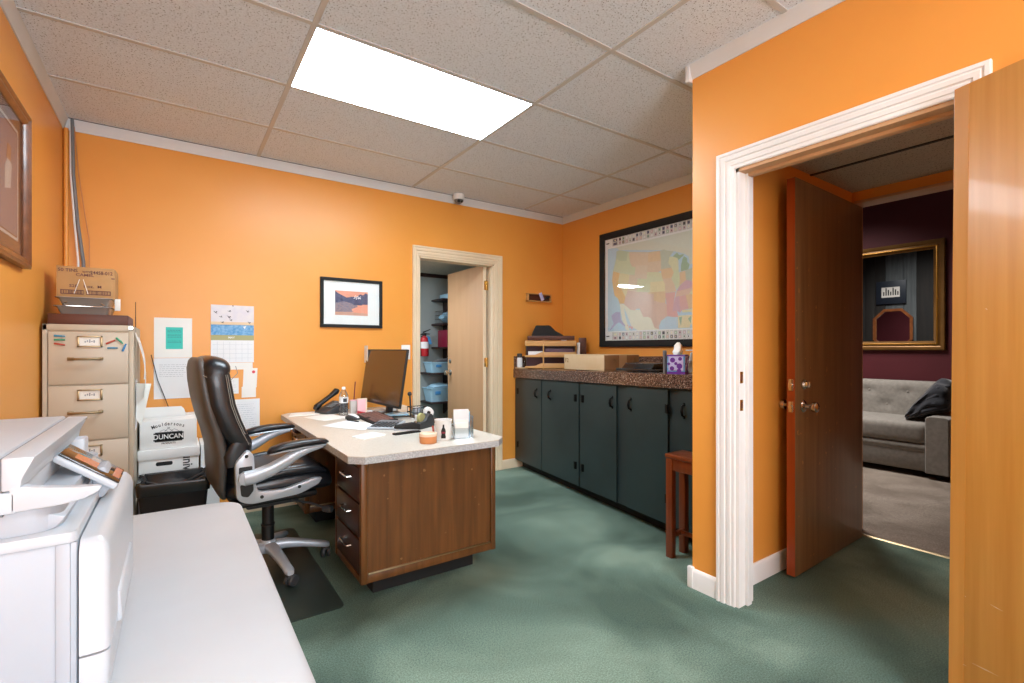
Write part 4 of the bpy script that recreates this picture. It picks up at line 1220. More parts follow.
# clutter between monitor and keyboard
for i, (x, y, a, mt, w_, l_, lab) in enumerate(((1.30, 3.62, 20, 'paper_cool', 0.12, 0.20, 'white booklet lying under the monitor'), (1.31, 3.36, -15, 'pale_blue_plastic', 0.10, 0.16, 'pale blue pad lying under the monitor'), (1.30, 3.75, 5, 'note_rim', 0.09, 0.12, 'peach pad lying near the monitor left corner'))):
    m = MB(); m.box((-l_ / 2, -w_ / 2, 0), (l_ / 2, w_ / 2, 0.012), 0.002, M=rot_m((x, y, D0 + 0.013 + 0.0), R(a)))
    tag(m.build('notepad', mt), lab, 'notepad')
# wire pen tray and coffee tin behind the monitor
wt = thing('wire_tray', 'black wire desk tray behind the right edge of the monitor', 'wire tray', (1.53 - 0.1, 3.30, D0))
m = MB()
bx = (1.385, 1.490, 3.22, 3.34)
for z in (0.004, 0.035, 0.07):
    m.tube([(bx[0], bx[2], D0 + z), (bx[1], bx[2], D0 + z), (bx[1], bx[3], D0 + z), (bx[0], bx[3], D0 + z)], 0.0028, 6, True)
for k in range(5):
    for y in (bx[2], bx[3]):
        x = bx[0] + (bx[1] - bx[0]) * k / 4; m.cyl((x, y, D0), (x, y, D0 + 0.07), 0.0022, seg=6)
m.build('wire_frame', 'matte_black', wt)
m = MB(); m.lathe([(0, 0.0), (0.030, 0.002), (0.036, 0.03), (0.032, 0.062), (0.0, 0.066)], (1.43, 3.275, D0 + 0.006)); tag(m.build('tape_ball', 'silver_plastic'), 'grey round roll sitting inside the black wire tray', 'roll')
m = MB(); m.tube([(1.40, 3.31, D0 + 0.005), (1.392, 3.305, D0 + 0.12), (1.388, 3.30, D0 + 0.15)], 0.006); m.ball((1.386, 3.30, D0 + 0.165), 0.016)
tag(m.build('desk_clip', 'dark_grey'), 'small dark figurine like clip rising from the wire tray', 'clip')
m = MB(); m.box((1.40, 3.56, D0), (1.49, 3.72, D0 + 0.045), 0.004); tag(m.build('small_box', 'note_rim'), 'small cream box near the desk far edge in front of the cream door frame', 'box')
pr_ = thing('paper_roll', 'white paper roll with dark core lying on the back edge of the desk', 'paper roll', (1.46, 3.12, D0 + 0.012))
m = MB(); M = rot_m((1.455, 3.135, D0 + 0.047), R(70), 0, 0) @ Euler((0, R(90), 0)).to_matrix().to_4x4()
m.lathe([(0.012, -0.035), (0.034, -0.035), (0.034, 0.035), (0.012, 0.035)], M=M); m.build('roll', 'white', pr_)
m = MB(); m.lathe([(0.0, -0.036), (0.0125, -0.036), (0.0125, 0.036), (0.0, 0.036)], M=M); m.build('core', 'matte_black', pr_)
m = MB(); m.box((1.38, 2.93, D0), (1.485, 3.22, D0 + 0.010), 0.001, M=Matrix.Identity(4)); tag(m.build('clipboard', 'walnut_dark'), 'dark clipboard at the desk back edge under the paper roll', 'clipboard')
# calculator
ca = thing('calculator', 'grey desk calculator with many keys beside the keyboard', 'calculator', (1.085, 2.945, D0), R(45))
m = MB(); m.prism([(-0.10, 0.0), (0.10, 0.0), (0.10, 0.030), (-0.10, 0.012)], -0.085, 0.085, 'y', 0.005); m.build('case', 'printer_grey', ca, False)
m = MB(); M = Matrix.Translation((0, 0, 0.0212)) @ Euler((0, R(-5.1), 0)).to_matrix().to_4x4()
for i in range(5):
    for j in range(6):
        m.box((-0.082 + i * 0.024, -0.072 + j * 0.0245, 0), (-0.066 + i * 0.024, -0.054 + j * 0.0245, 0.006), 0.002, seg=1, M=M)
m.build('keys', 'dark_grey', ca, False)
m = MB(); m.box((0.05, -0.07, -0.001), (0.088, 0.07, 0.003), M=M); m.build('display', 'mid_grey', ca, False)
# stapler
sp = thing('stapler', 'black stapler with steel edge beside the tape dispenser', 'stapler', (1.10, 2.66, D0), R(8))
m = MB(); m.box((-0.085, -0.019, 0), (0.085, 0.019, 0.010), 0.004); m.build('base', 'matte_black', sp, False)
m = MB(); m.prism([(-0.08, 0.036), (0.08, 0.016), (0.08, 0.048), (0.04, 0.062), (-0.07, 0.056)], -0.016, 0.016, 'y', 0.006); m.build('arm', 'matte_black', sp, False)
m = MB(); m.prism([(-0.085, 0.026), (0.07, 0.012), (0.07, 0.018), (-0.085, 0.035)], -0.0145, 0.0145, 'y', 0.002); m.build('magazine', 'silver_plastic', sp, False)
# tape dispenser
td = thing('tape_dispenser', 'black tape dispenser holding a yellowish tape roll behind the stapler', 'tape dispenser', (1.27, 2.80, D0), R(30))
m = MB(); m.prism(rounded_poly([(-0.085, 0), (0.075, 0), (0.065, 0.055), (0.045, 0.085), (0.010, 0.080), (-0.02, 0.045), (-0.075, 0.040)], 0.012, 4), -0.03, 0.03, 'y', 0.004); m.build('body', 'dark_grey', td, False)
m = MB(); m.lathe([(0.012, -0.010), (0.032, -0.010), (0.032, 0.010), (0.012, 0.010)], (-0.03, 0, 0.062), axis='y'); m.build('tape_roll', 'olive', td, False)
m = MB(); m.box((-0.09, -0.012, 0.034), (-0.08, 0.012, 0.050), 0.001); m.build('cutter', 'chrome', td, False)
# note cube
m = MB(); m.box((1.30, 2.93, D0), (1.38, 3.01, D0 + 0.05), 0.002); tag(m.build('note_cube', 'paper_cool'), 'pale note cube behind the tape dispenser', 'note cube')
# orange note holder (round)
bo = thing('note_bowl', 'small round orange bowl with a pale rim at the near desk edge', 'bowl', (1.083, 2.335, D0))
m = MB(); m.lathe([(0, 0), (0.042, 0.0), (0.044, 0.004), (0.0455, 0.036), (0.0455, 0.038), (0, 0.036)]); m.build('bowl_body', 'orange_note', bo, False)
m = MB(); m.lathe([(0.0462, 0.036), (0.0465, 0.050), (0.040, 0.052), (0.036, 0.044), (0.0, 0.043), (0.0, 0.0375), (0.0455, 0.036)]); m.build('rim', 'note_rim', bo, False)
# white cup with bottle picture
cu = thing('cup', 'white tapered cup with a dark bottle printed on it beside the card holder', 'cup', (1.19, 2.375, D0))
m = MB(); m.lathe([(0, 0), (0.036, 0), (0.046, 0.105), (0.0475, 0.108), (0.044, 0.108), (0.034, 0.005), (0, 0.005)]); m.build('cup_body', 'white', cu, False)
Mc = Matrix.Rotation(R(-25), 4, 'Z') @ Matrix.Translation((0, -0.0372, 0.012)) @ Euler((R(90 + 5.2), 0, 0)).to_matrix().to_4x4()
m = MB(); m.prism([(-0.012, 0), (0.012, 0), (0.0125, 0.012), (0.010, 0.022), (0.0125, 0.036), (0.011, 0.045), (0.005, 0.060), (0.004, 0.075), (-0.004, 0.075), (-0.005, 0.060), (-0.011, 0.045), (-0.0125, 0.036), (-0.010, 0.022), (-0.0125, 0.012)], 0, 0.0016, 'z', M=Mc)
m.mat(1).box((-0.0105, 0.026, 0.0012), (0.0105, 0.036, 0.0022), M=Mc); m.build('bottle_print', ['matte_black', 'dark_red'], cu, False)
m = MB(); m.cyl((1.150, 2.40, D0), (1.135, 2.39, D0 + 0.075), 0.005); tag(m.build('red_pen', 'rust_clip'), 'red pen leaning between the round bowl and the white cup', 'pen')
# card / brochure holder
ch = thing('brochure_holder', 'clear plastic holder filled with white and blue leaflets on the desk', 'brochure holder', (1.30, 2.36, D0), R(-18))
m = MB()
for lo, hi in (((-0.055, -0.030, 0), (0.055, -0.028, 0.058)), ((-0.055, 0.003, 0), (0.055, 0.005, 0.085)), ((-0.055, 0.041, 0), (0.055, 0.043, 0.135)), ((-0.055, -0.030, 0), (-0.053, 0.038, 0.075)), ((0.053, -0.030, 0), (0.055, 0.038, 0.12)), ((-0.055, -0.03, 0), (0.055, 0.038, 0.002))):
    m.box(lo, hi)
m.build('holder_body', 'clear_plastic', ch, False)
for k, (y, h_, mt, x0, x1) in enumerate(((-0.022, 0.085, 'paper', -0.046, 0.02), (-0.012, 0.10, 'paper', -0.046, 0.03), (0.010, 0.155, 'paper_cool', -0.048, 0.035), (0.018, 0.150, 'paper', -0.045, 0.040), (0.026, 0.140, 'sky_blue', -0.02, 0.047), (0.0335, 0.12, 'paper_cool', -0.01, 0.050))):
    tag(MB().box((x0, y, 0.003), (x1, y + 0.006, h_), 0.001, M=wm(ch)).build('leaflet', mt),
        ['short white leaflets at the front of the clear holder', 'second white leaflet stack in the clear holder', 'tallest white leaflets in the clear holder', 'white leaflets behind the tallest ones in the clear holder', 'blue leaflet at the right of the clear holder', 'low rearmost leaflet at the right of the clear holder'][k], 'leaflet', 'leaflets in the clear holder')
# loose papers
def sheet(name, label, pts, z, mt='paper', th=0.0008, cat='paper', group=None):
    m = MB(); m.prism(pts, z, z + th, 'z'); return tag(m.build(name, mt), label, cat, group)
G = 'loose papers on the desk'
sheet('paper_sheet', 'white paper sheet nearest the water bottle at the far end of the desk', [(0.75, 3.70), (0.95, 3.78), (1.03, 3.52), (0.83, 3.44)], D0 + 0.0002, group=G)
sheet('paper_sheet', 'large white paper sheet in the middle of the desk in front of the mouse', [(0.76, 3.22), (0.98, 3.38), (1.07, 3.10), (0.93, 2.90)], D0 + 0.0012, 'paper_cool', group=G)
sheet('envelope', 'white envelope lying crooked near the front of the desk', [(0.80, 2.72), (0.83, 2.60), (0.98, 2.68), (0.95, 2.80)], D0 + 0.0002, th=0.004, cat='envelope')
sheet('paper_sheet', 'white paper sheets along the left far edge of the desk', [(0.67, 3.80), (0.72, 3.98), (0.92, 3.95), (0.88, 3.80)], D0 + 0.0002, th=0.003, group=G)
m = MB(); m.cyl((0.96, 3.36, D0 + 0.006), (1.00, 3.24, D0 + 0.006), 0.004); tag(m.build('pen', 'matte_black'), 'black pen lying on the papers in the middle of the desk', 'pen')
tag(MB().box((0.655, 3.45, 0.640), (0.709, 3.75, 0.644)).build('pull_out_shelf', 'oak_light'), 'light pull out board under the desk top behind the chair arm', 'shelf')
m = MB(); m.box((0.655, 3.50, 0.6445), (0.705, 3.58, 0.672), 0.003); tag(m.build('small_box', 'box_wood'), 'small dark box on the pull out board behind the chair arm', 'box')

# ------------------------------------------------------------------ papers on the back wall
YW = YB - 0.0015
def wall_sheet(name, label, x0, x1, z0, z1, mt='paper', lines=None, y=YW, cat='paper', group='papers pinned to the orange back wall', skew=0.0):
    t = thing(name, label, cat, ((x0 + x1) / 2, y, z0), 0, group)
    m = MB(); m.prism([(x0 + skew, z0), (x1 + skew, z0), (x1, z1), (x0, z1)], y - 0.0012, y, 'y'); m.build('sheet', mt, t)
    if lines:
        a, b, n, x_in, mtl = lines
        m = MB()
        for i in range(n):
            z = a + (b - a) * i / max(1, n - 1)
            x = x0 + x_in
            end = x1 - x_in - random.random() * 0.03
            while x < end:
                l = random.uniform(0.006, 0.022)
                m.box((x, y - 0.0016, z - 0.0009), (min(x + l, end), y - 0.0011, z + 0.0009)); x += l + random.uniform(0.003, 0.006)
        m.build('writing', mtl, t)
    return t
ws = wall_sheet('pinned_sheet', 'white sheet with a teal note in its middle, pinned on the orange wall', -0.12, 0.095, 1.148, 1.422)
m = MB(); m.box((-0.055, YW - 0.0018, 1.208), (0.042, YW - 0.0011, 1.358)); n_ = m.build('teal_note', 'teal_note', ws)
m = MB()
for z in (1.335, 1.325, 1.305, 1.298, 1.288, 1.262, 1.252):
    x = -0.045
    while x < 0.03:
        l = random.uniform(0.006, 0.016); m.box((x, YW - 0.0022, z), (min(x + l, 0.033), YW - 0.0017, z + 0.002)); x += l + 0.004
m.build('writing', 'dark_grey', n_)
wall_sheet('pinned_letter', 'handwritten white letter pinned below the sheet with the teal note', -0.121, 0.094, 0.868, 1.146, 'paper_cool', (1.10, 1.02, 7, 0.03, 'ink'))
cal = thing('wall_calendar', 'wall calendar with birds over blue sea hanging on the orange wall', 'calendar', (0.34, YW, 1.108))
m = MB()
CX0, CX1 = 0.207, 0.480
m.box((CX0, YW - 0.0030, 1.383), (CX1, YW, 1.526)); m.mat(1).box((CX0, YW - 0.0032, 1.383), (CX1, YW - 0.002, 1.405))
m.mat(2).box((CX0, YW - 0.0032, 1.309), (CX1, YW, 1.3845)); m.mat(3).box((CX0, YW - 0.0032, 1.272), (CX1, YW, 1.3095))
m.mat(4)
for bx, bz, s_, a in ((0.235, 1.472, 1.0, 15), (0.322, 1.482, 0.9, -10), (0.437, 1.486, 0.9, 30), (0.268, 1.440, 0.8, -8), (0.318, 1.440, 1.1, 25), (0.330, 1.418, 0.8, 20), (0.278, 1.400, 0.8, 0), (0.448, 1.402, 0.9, 25)):
    M = BACKM(bx, bz, YW - 0.0033) @ Matrix.Rotation(R(-a), 4, 'Z') @ Matrix.Diagonal((s_, s_, 1, 1))
    m.prism([(-0.016, 0.006), (-0.006, 0.004), (0.0, 0.002), (0.010, -0.003), (0.016, -0.002), (0.008, -0.006), (-0.002, -0.003)], 0, 0.0006, 'z', M=M)
    m.prism([(0.0, 0.002), (0.004, 0.010), (0.012, 0.006), (0.005, 0.0)], 0, 0.0006, 'z', M=M)
m.mat(5).prism([(0.408, 1.372), (0.430, 1.378), (0.420, 1.355)], YW - 0.0038, YW - 0.003, 'y')
m.build('picture_page', ['sky_pale', 'sand', 'sea_blue', 'olive', 'dark_grey', 'white'], cal)
m = MB(); m.text('MAY', 0.020, BACKM(0.335, 1.291, YW - 0.0033)); m.build('lettering', 'paper', cal)
m = MB(); m.box((CX0, YW - 0.0026, 1.110), (CX1, YW, 1.2725)); pg = m.build('date_page', 'paper_cool', cal)
m = MB()
for i in range(1, 5):
    z = 1.11 + i * 0.0325; m.box((CX0 + 0.01, YW - 0.0029, z - 0.0005), (CX1 - 0.01, YW - 0.0025, z + 0.0005))
for i in range(1, 7):
    x = CX0 + i * 0.039; m.box((x - 0.0005, YW - 0.0029, 1.118), (x + 0.0005, YW - 0.0025, 1.262))
m.build('date_grid', 'printer_grey', pg)
m = MB(); m.cyl((0.344, YW - 0.006, 1.522), (0.344, YW, 1.522), 0.004); m.build('pin', 'dark_grey', cal)
wall_sheet('pinned_sheet', 'plain white sheet showing below the calendar on the orange wall', 0.30, 0.472, 1.058, 1.108)
wall_sheet('pinned_card', 'small white card pinned just right of the office chair top', 0.318, 0.381, 0.882, 0.996, 'paper_cool', (0.975, 0.90, 6, 0.012, 'ink'))
cdx = wall_sheet('pinned_card', 'white card with a small red stamp pinned below the calendar corner', 0.413, 0.504, 0.922, 1.066, y=YW - 0.0015, skew=-0.006)
m = MB(); m.lathe([(0.006, -0.001), (0.011, -0.001), (0.011, 0.0), (0.006, 0.0)], (0.478, YW - 0.0030, 1.038), axis='y', seg=16); m.build('red_stamp', 'red_mark', cdx)
wall_sheet('pinned_card', 'plain white card pinned under the card with the red stamp', 0.400, 0.494, 0.850, 0.930)
wall_sheet('pinned_sheet', 'printed white sheet pinned low on the wall behind the chair arm', 0.305, 0.519, 0.560, 0.838, 'paper_cool', (0.80, 0.60, 14, 0.02, 'printer_grey'))
# framed sunset photograph
fp = thing('framed_photo', 'black framed harbour sunset photo with white mat on the orange wall', 'picture', (1.2, YW, 1.385))
m = MB()
fx0, fx1, fz0, fz1, fw = 0.950, 1.458, 1.384, 1.788, 0.026
for lo, hi in (((fx0, fz0), (fx1, fz0 + fw)), ((fx0, fz1 - fw), (fx1, fz1)), ((fx0, fz0 + fw), (fx0 + fw, fz1 - fw)), ((fx1 - fw, fz0 + fw), (fx1, fz1 - fw))):
    m.box((lo[0], YW - 0.022, lo[1]), (hi[0], YW, hi[1]), 0.003)
m.build('frame', 'matte_black', fp)
MB().box((fx0 + 0.02, YW - 0.008, fz0 + 0.02), (fx1 - 0.02, YW - 0.004, fz1 - 0.02)).build('mat_board', 'white', fp)
m = MB()
px0, px1, pz0, pz1 = 1.066, 1.334, 1.486, 1.686
yy = YW - 0.0085
m.box((px0, yy, pz0), (px1, yy + 0.001, pz1)); m.mat(1)
m.prism([(px0, 1.58), (px1, 1.58), (px1, 1.668), (1.315, 1.676), (1.295, 1.658), (1.27, 1.665), (1.24, 1.643), (1.20, 1.640), (1.16, 1.632), (1.11, 1.655), (1.085, 1.668), (px0, 1.684)], yy - 0.0003, yy, 'y')
m.mat(2).prism([(px0, 1.510), (1.20, 1.515), (1.26, 1.545), (1.24, 1.575), (1.14, 1.600), (px0, 1.585)], yy - 0.0006, yy, 'y')
m.mat(3).prism([(px0, pz0), (px1, pz0), (px1, 1.505), (1.20, 1.512), (px0, 1.512)], yy - 0.0009, yy, 'y')
m.mat(0).prism([(1.20, 1.525), (1.32, 1.515), (1.31, 1.55), (1.25, 1.56), (1.20, 1.54)], yy - 0.0009, yy, 'y')
m.mat(1).prism([(1.21, 1.575), (1.28, 1.572), (1.30, 1.59), (1.22, 1.595)], yy - 0.0010, yy, 'y')
m.build('photograph', ['sunset_pink', 'dusk_blue', 'dusk_rock', 'dusk_sand'], fp)
MB().box((fx0 + 0.02, YW - 0.0125, fz0 + 0.02), (fx1 - 0.02, YW - 0.0115, fz1 - 0.02)).build('glazing', 'clear_glass', fp)
# switch, camera, key rack
sw = thing('light_switch', 'white double wall switch plate left of the cream door frame', 'light switch', (1.675, YW, 1.12))
MB().box((1.634, YW - 0.006, 1.116), (1.716, YW, 1.244), 0.003).build('plate', 'white', sw)
for x in (1.655, 1.695):
    m = MB(); m.prism([(YW - 0.012, 1.19), (YW - 0.005, 1.17), (YW - 0.005, 1.195)], x - 0.004, x + 0.004, 'x'); m.build('toggle', 'paper', sw)
dc = thing('dome_camera', 'small white security dome camera under the ceiling above the closet doorway', 'security camera', (2.165, 4.01, 2.60))
m = MB(); m.lathe([(0, 0.045), (0.050, 0.045), (0.054, 0.03), (0.054, 0.005), (0.048, -0.006), (0, -0.006)], (2.165, 4.005, 2.600)); m.build('housing', 'white', dc)
m = MB(); m.ball((2.165, 4.005, 2.595), 0.041, (1, 1, 0.95), 20); m.build('lens_dome', 'mid_grey', dc)
m = MB(); m.ball((2.150, 3.972, 2.575), 0.016); m.ball((2.182, 3.974, 2.577), 0.012); m.build('lens', 'black', dc)
kr = thing('key_rack', 'small wooden key rack with dark inside hung on the orange wall by the corner', 'key rack', (3.15, YW, 1.70))
m = MB()
kx0, kx1, kz0, kz1 = 2.992, 3.306, 1.703, 1.789
for lo, hi in (((kx0, kz0), (kx1, kz0 + 0.012)), ((kx0, kz1 - 0.010), (kx1, kz1)), ((kx0, kz0), (kx0 + 0.016, kz1)), ((kx1 - 0.012, kz0), (kx1, kz1))):
    m.box((lo[0], YW - 0.04, lo[1]), (hi[0], YW, hi[1]), 0.002)
m.build('frame', 'oak_light', kr)
MB().box((kx0 + 0.01, YW - 0.012, kz0 + 0.01), (kx1 - 0.01, YW - 0.004, kz1 - 0.008)).build('back_board', 'box_wood', kr)
tag(MB().box((3.145, YW - 0.05, 1.715), (3.185, YW - 0.041, 1.80), 0.002, M=Matrix.Translation((3.165, 0, 1.757)) @ Matrix.Rotation(R(-25), 4, 'Y') @ Matrix.Translation((-3.165, 0, -1.757))).build('key_tag', 'lilac'), 'pale key tag hanging tilted in the wooden key rack', 'key tag')
tag(MB().prism([(3.19, 1.715), (3.29, 1.76), (3.27, 1.775), (3.20, 1.75)], YW - 0.05, YW - 0.041, 'y', 0.003).build('key_pouch', 'matte_black'), 'black key pouch lying in the right half of the key rack', 'pouch')

# ------------------------------------------------------------------ picture on the left wall
lp = thing('framed_print', 'brown wood framed print with white inner line on the left orange wall', 'picture', (XL, 2.75, 1.57))
XP = XL + 0.0015
ly0, ly1, lz0, lz1, lw = 2.36, 3.085, 1.572, 2.262, 0.05
m = MB()
pf = [(0, 0), (0.030, 0.0), (0.034, 0.012), (0.026, 0.022), (0.028, 0.034), (0.020, 0.044), (0.012, 0.05), (0, 0.05)]
loop = [(ly0, lz0, 1, 1), (ly1, lz0, -1, 1), (ly1, lz1, -1, -1), (ly0, lz1, 1, -1)]
m.loft([[(XP + d, y + sy * e, z + sz * e) for d, e in pf] for y, z, sy, sz in loop], closed=True)
m.build('frame', 'frame_wood', lp)
m = MB()
m.box((XP, ly0 + 0.03, lz0 + 0.03), (XP + 0.006, ly1 - 0.03, lz1 - 0.03)); m.mat(1)
e = 0.105
for lo, hi in (((ly0 + e, lz0 + e), (ly1 - e, lz0 + e + 0.012)), ((ly0 + e, lz1 - e - 0.012), (ly1 - e, lz1 - e)), ((ly0 + e, lz0 + e), (ly0 + e + 0.012, lz1 - e)), ((ly1 - e - 0.012, lz0 + e), (ly1 - e, lz1 - e))):
    m.box((XP + 0.005, lo[0], lo[1]), (XP + 0.0075, hi[0], hi[1]))
m.mat(2).box((XP + 0.005, ly0 + e + 0.02, lz0 + e + 0.02), (XP + 0.0065, ly1 - e - 0.02, lz1 - e - 0.02))
m.mat(1).prism([(2.78, 1.86), (2.86, 1.88), (2.88, 1.98), (2.82, 2.0), (2.78, 1.95)], XP + 0.006, XP + 0.0075, 'x')
m.mat(3).prism([(2.80, 1.99), (2.86, 1.99), (2.87, 2.05), (2.82, 2.06)], XP + 0.006, XP + 0.0075, 'x')
m.build('print', ['print_brown', 'print_white', 'dusk_rock', 'print_skin'], lp)
MB().box((XP + 0.014, ly0 + 0.03, lz0 + 0.03), (XP + 0.015, ly1 - 0.03, lz1 - 0.03)).build('glazing', 'clear_glass', lp)

# ------------------------------------------------------------------ dark base cabinet and granite counter
def cfx(y): return 2.868 - 0.1274 * (4.08 - y)          # front plane of the cabinet doors
def cft(y): return 0.918 + 0.0205 * (4.08 - y)          # underside of the counter
YA, YZ = 4.077, 1.516
bc = thing('base_cabinet', 'long dark teal base cabinet with black iron pulls under the granite counter', 'cabinet', (2.9, 2.8, 0))
m = MB()
m.loft([[(cfx(y) + 0.016, y, 0.085), (3.494, y, 0.085), (3.494, y, cft(y)), (cfx(y) + 0.016, y, cft(y))] for y in (YA, YZ)])
m.build('carcass', 'teal_stile', bc)
m = MB()
m.loft([[(cfx(y) + 0.075, y, 0.0), (3.49, y, 0.0), (3.49, y, 0.09), (cfx(y) + 0.075, y, 0.09)] for y in (YA, YZ)])
m.build('toe_kick', 'matte_black', bc)
def slab(y0, y1, z0, dz1, off, th):
    return [[(cfx(y) + off, y, z0), (cfx(y) + off + th, y, z0), (cfx(y) + off + th, y, cft(y) - dz1), (cfx(y) + off, y, cft(y) - dz1)] for y in (y0, y1)]
MB().loft([[(cfx(y) + 0.001, y, 0.082), (cfx(y) + 0.017, y, 0.082), (cfx(y) + 0.017, y, cft(y)), (cfx(y) + 0.001, y, cft(y))] for y in (YA, YZ)]).build('face_frame', 'teal_stile', bc)
def pull(parent, y, z):
    x = cfx(y) - 0.018
    m = MB()
    m.box((x - 0.001, y - 0.011, z + 0.030), (x + 0.006, y + 0.011, z + 0.050), 0.004); m.box((x - 0.001, y - 0.011, z - 0.050), (x + 0.006, y + 0.011, z - 0.030), 0.004)
    m.tube([(x, y, z + 0.036), (x - 0.022, y, z + 0.026), (x - 0.028, y, z), (x - 0.022, y, z - 0.026), (x, y, z - 0.036)], [0.008, 0.008, 0.011, 0.008, 0.008], 8)
    m.build('pull', 'black_iron', parent)
def hinge(parent, y, z):
    x = cfx(y) - 0.0175
    m = MB(); m.box((x - 0.003, y - 0.020, z - 0.030), (x + 0.001, y + 0.020, z + 0.030), 0.002); m.cyl((x - 0.006, y, z - 0.030), (x - 0.006, y, z + 0.030), 0.005, seg=8)
    m.build('hinge', 'black_iron', parent)
for y0, y1, py, hy in ((4.060, 3.552, 3.63, 4.01), (3.538, 2.962, 3.39, 3.005), (2.940, 2.492, 2.535, 2.905), (2.380, 1.992, 2.335, 1.992), (1.900, 1.530, 1.855, 1.56)):
    m = MB(); m.loft(slab(y0, y1, 0.088, 0.012, -0.0175, 0.0175))
    d = m.build('door', 'teal_cabinet', bc)
    pull(d, py, cft(py) - 0.135)
    hinge(d, hy, cft(hy) - 0.135); hinge(d, hy, 0.25)
ct = thing('countertop', 'speckled brown granite countertop along the right wall under the framed map', 'countertop', (3.0, 2.8, 0.93))
m = MB()
m.loft([[(cfx(y) - 0.032, y, cft(y)), (3.494, y, cft(y)), (3.494, y, cft(y) + 0.088), (cfx(y) - 0.028, y, cft(y) + 0.088), (cfx(y) - 0.032, y, cft(y) + 0.084)] for y in (YA, YZ)])
m.build('slab', 'granite', ct)
m = MB(); m.loft([[(3.468, y, cft(y) + 0.088), (3.494, y, cft(y) + 0.088), (3.494, y, cft(y) + 0.20), (3.468, y, cft(y) + 0.20)] for y in (YA, YZ)]); m.build('backsplash', 'granite', ct)
m = MB(); m.box((cfx(4.07) - 0.026, 4.050, cft(4.07) + 0.088), (3.468, YA, 1.135)); m.build('backsplash', 'granite', ct)
def ctz(y): return cft(y) + 0.0885

# things on the counter
z_ = ctz(3.0)
bxn = thing('long_carton', 'long pale cardboard carton lying on the granite counter', 'carton', (3.0, 3.0, ctz(3.25)))
m = MB(); m.box((2.790, 2.755, ctz(2.755)), (3.20, 3.235, 1.162), 0.002); m.build('carton_body', 'cardboard_pale', bxn)
m = MB(); m.box((2.795, 2.7535, ctz(2.755) + 0.004), (3.196, 2.7555, 1.158)); m.build('end_panel', 'cardboard_side', bxn)
m = MB(); m.box((2.96, 2.7525, ctz(2.755) + 0.004), (3.05, 2.7537, 1.1625)); m.build('tape_strip', 'tape', bxn)
m = MB()
for x, a in ((2.93, 1), (3.12, -1)):
    m.tube([(x - 0.03, 2.7528, 1.13), (x, 2.7528, 1.10)], 0.003, 6); m.tube([(x, 2.7528, 1.10), (x - 0.015 * a, 2.7528, 1.13)], 0.003, 6)
m.text('F2', 0.05, RIGHTM(3.20, 1.11, 2.7893)); m.build('lettering', 'cardboard_side', bxn)
# tiered desk organiser
og = thing('desk_organizer', 'three tier light wood letter organiser on the counter in the far corner', 'desk organizer', (3.085, 3.785, ctz(3.80)), math.atan2(-0.33, 0.40))
OW, OD, zo = 0.50, 0.20, ctz(3.7) - ctz(3.80)
for k, zz in enumerate((0.006, 0.115, 0.225)):
    m = MB(); m.box((-OW / 2, -OD / 2, zz), (OW / 2, OD / 2, zz + 0.008)); m.build('shelf', 'oak_light', og, False)
    m = MB(); m.prism([(-OW / 2, zz), (OW / 2, zz), (OW / 2, zz + 0.055), (OW / 2 - 0.03, zz + 0.050), (-OW / 2 + 0.16, zz + 0.050), (-OW / 2 + 0.10, zz + 0.025 if k != 2 else zz + 0.05), (-OW / 2, zz + 0.02 if k != 2 else zz + 0.055)], -OD / 2 - 0.006, -OD / 2, 'y', 0.002); m.build('front_lip', 'oak_light', og, False)
for x in (-OW / 2, OW / 2 - 0.008):
    m = MB(); m.box((x, 0.02, 0.0), (x + 0.008, OD / 2, 0.28)); m.build('side_panel', 'walnut_dark', og, False)
m = MB(); m.box((-OW / 2, OD / 2 - 0.006, 0), (OW / 2, OD / 2, 0.28)); m.build('back_panel', 'plum', og, False)
m = MB(); m.box((-0.075, -OD / 2 - 0.010, 0.0), (-0.062, -OD / 2 - 0.002, 0.285), 0.002); m.build('front_post', 'oak_light', og, False)
ogM = wm(og)
for zz, x0, x1, mt, lab, h_ in ((0.0145, -0.10, 0.22, 'dark_grey', 'dark papers on the lowest tier of the wooden organiser', 0.035), (0.1235, -0.22, -0.08, 'paper_cool', 'pale papers at the left of the middle tier of the organiser', 0.05), (0.1235, -0.05, 0.22, 'plum', 'purple brown folder stack on the middle tier of the organiser', 0.075), (0.2335, -0.20, 0.23, 'paper', 'white paper stack on the top tier of the organiser', 0.040)):
    tag(MB().box((x0, -0.08, zz), (x1, 0.08, zz + h_), 0.002, M=ogM).build('paper_stack', mt), lab, 'papers', 'stacks in the organiser')
m = MB(); m.box((-0.225, -0.105, 0.285), (0.235, 0.09, 0.291), 0.002, M=ogM); m.box((-0.225, -0.105, 0.291), (0.235, -0.098, 0.325), 0.002, M=ogM)
tag(m.build('flat_tray', 'box_wood'), 'dark brown tray lying on top of the wooden organiser', 'tray')
m = MB()
m.loft([[(ogM @ Vector((x + sx_ * w2, sy_, z))) for sx_, sy_ in ((-1, -0.07), (1, -0.07), (1, 0.07), (-1, 0.07))] for x, w2, z in ((-0.02, 0.165, 0.292), (-0.03, 0.16, 0.33), (-0.06, 0.11, 0.375), (-0.075, 0.07, 0.43))])
bb = m.build('card_terminal', 'matte_black', None, bevel=0.012); tag(bb, 'bulky black device on top of the wooden organiser in the far corner', 'device')
m = MB(); m.box((0.03, -0.092, 0.294), (0.085, -0.080, 0.335), 0.002, M=ogM @ Matrix.Rotation(R(14), 4, 'Y')); tag(m.build('white_tag', 'paper'), 'white tag in front of the black device on the organiser', 'tag')
m = MB(); m.box((0.262, -0.05, 0.03), (0.290, 0.06, 0.26), 0.004, M=ogM); tag(m.build('white_booklets', 'paper'), 'upright white booklets at the right side of the wooden organiser', 'booklet')
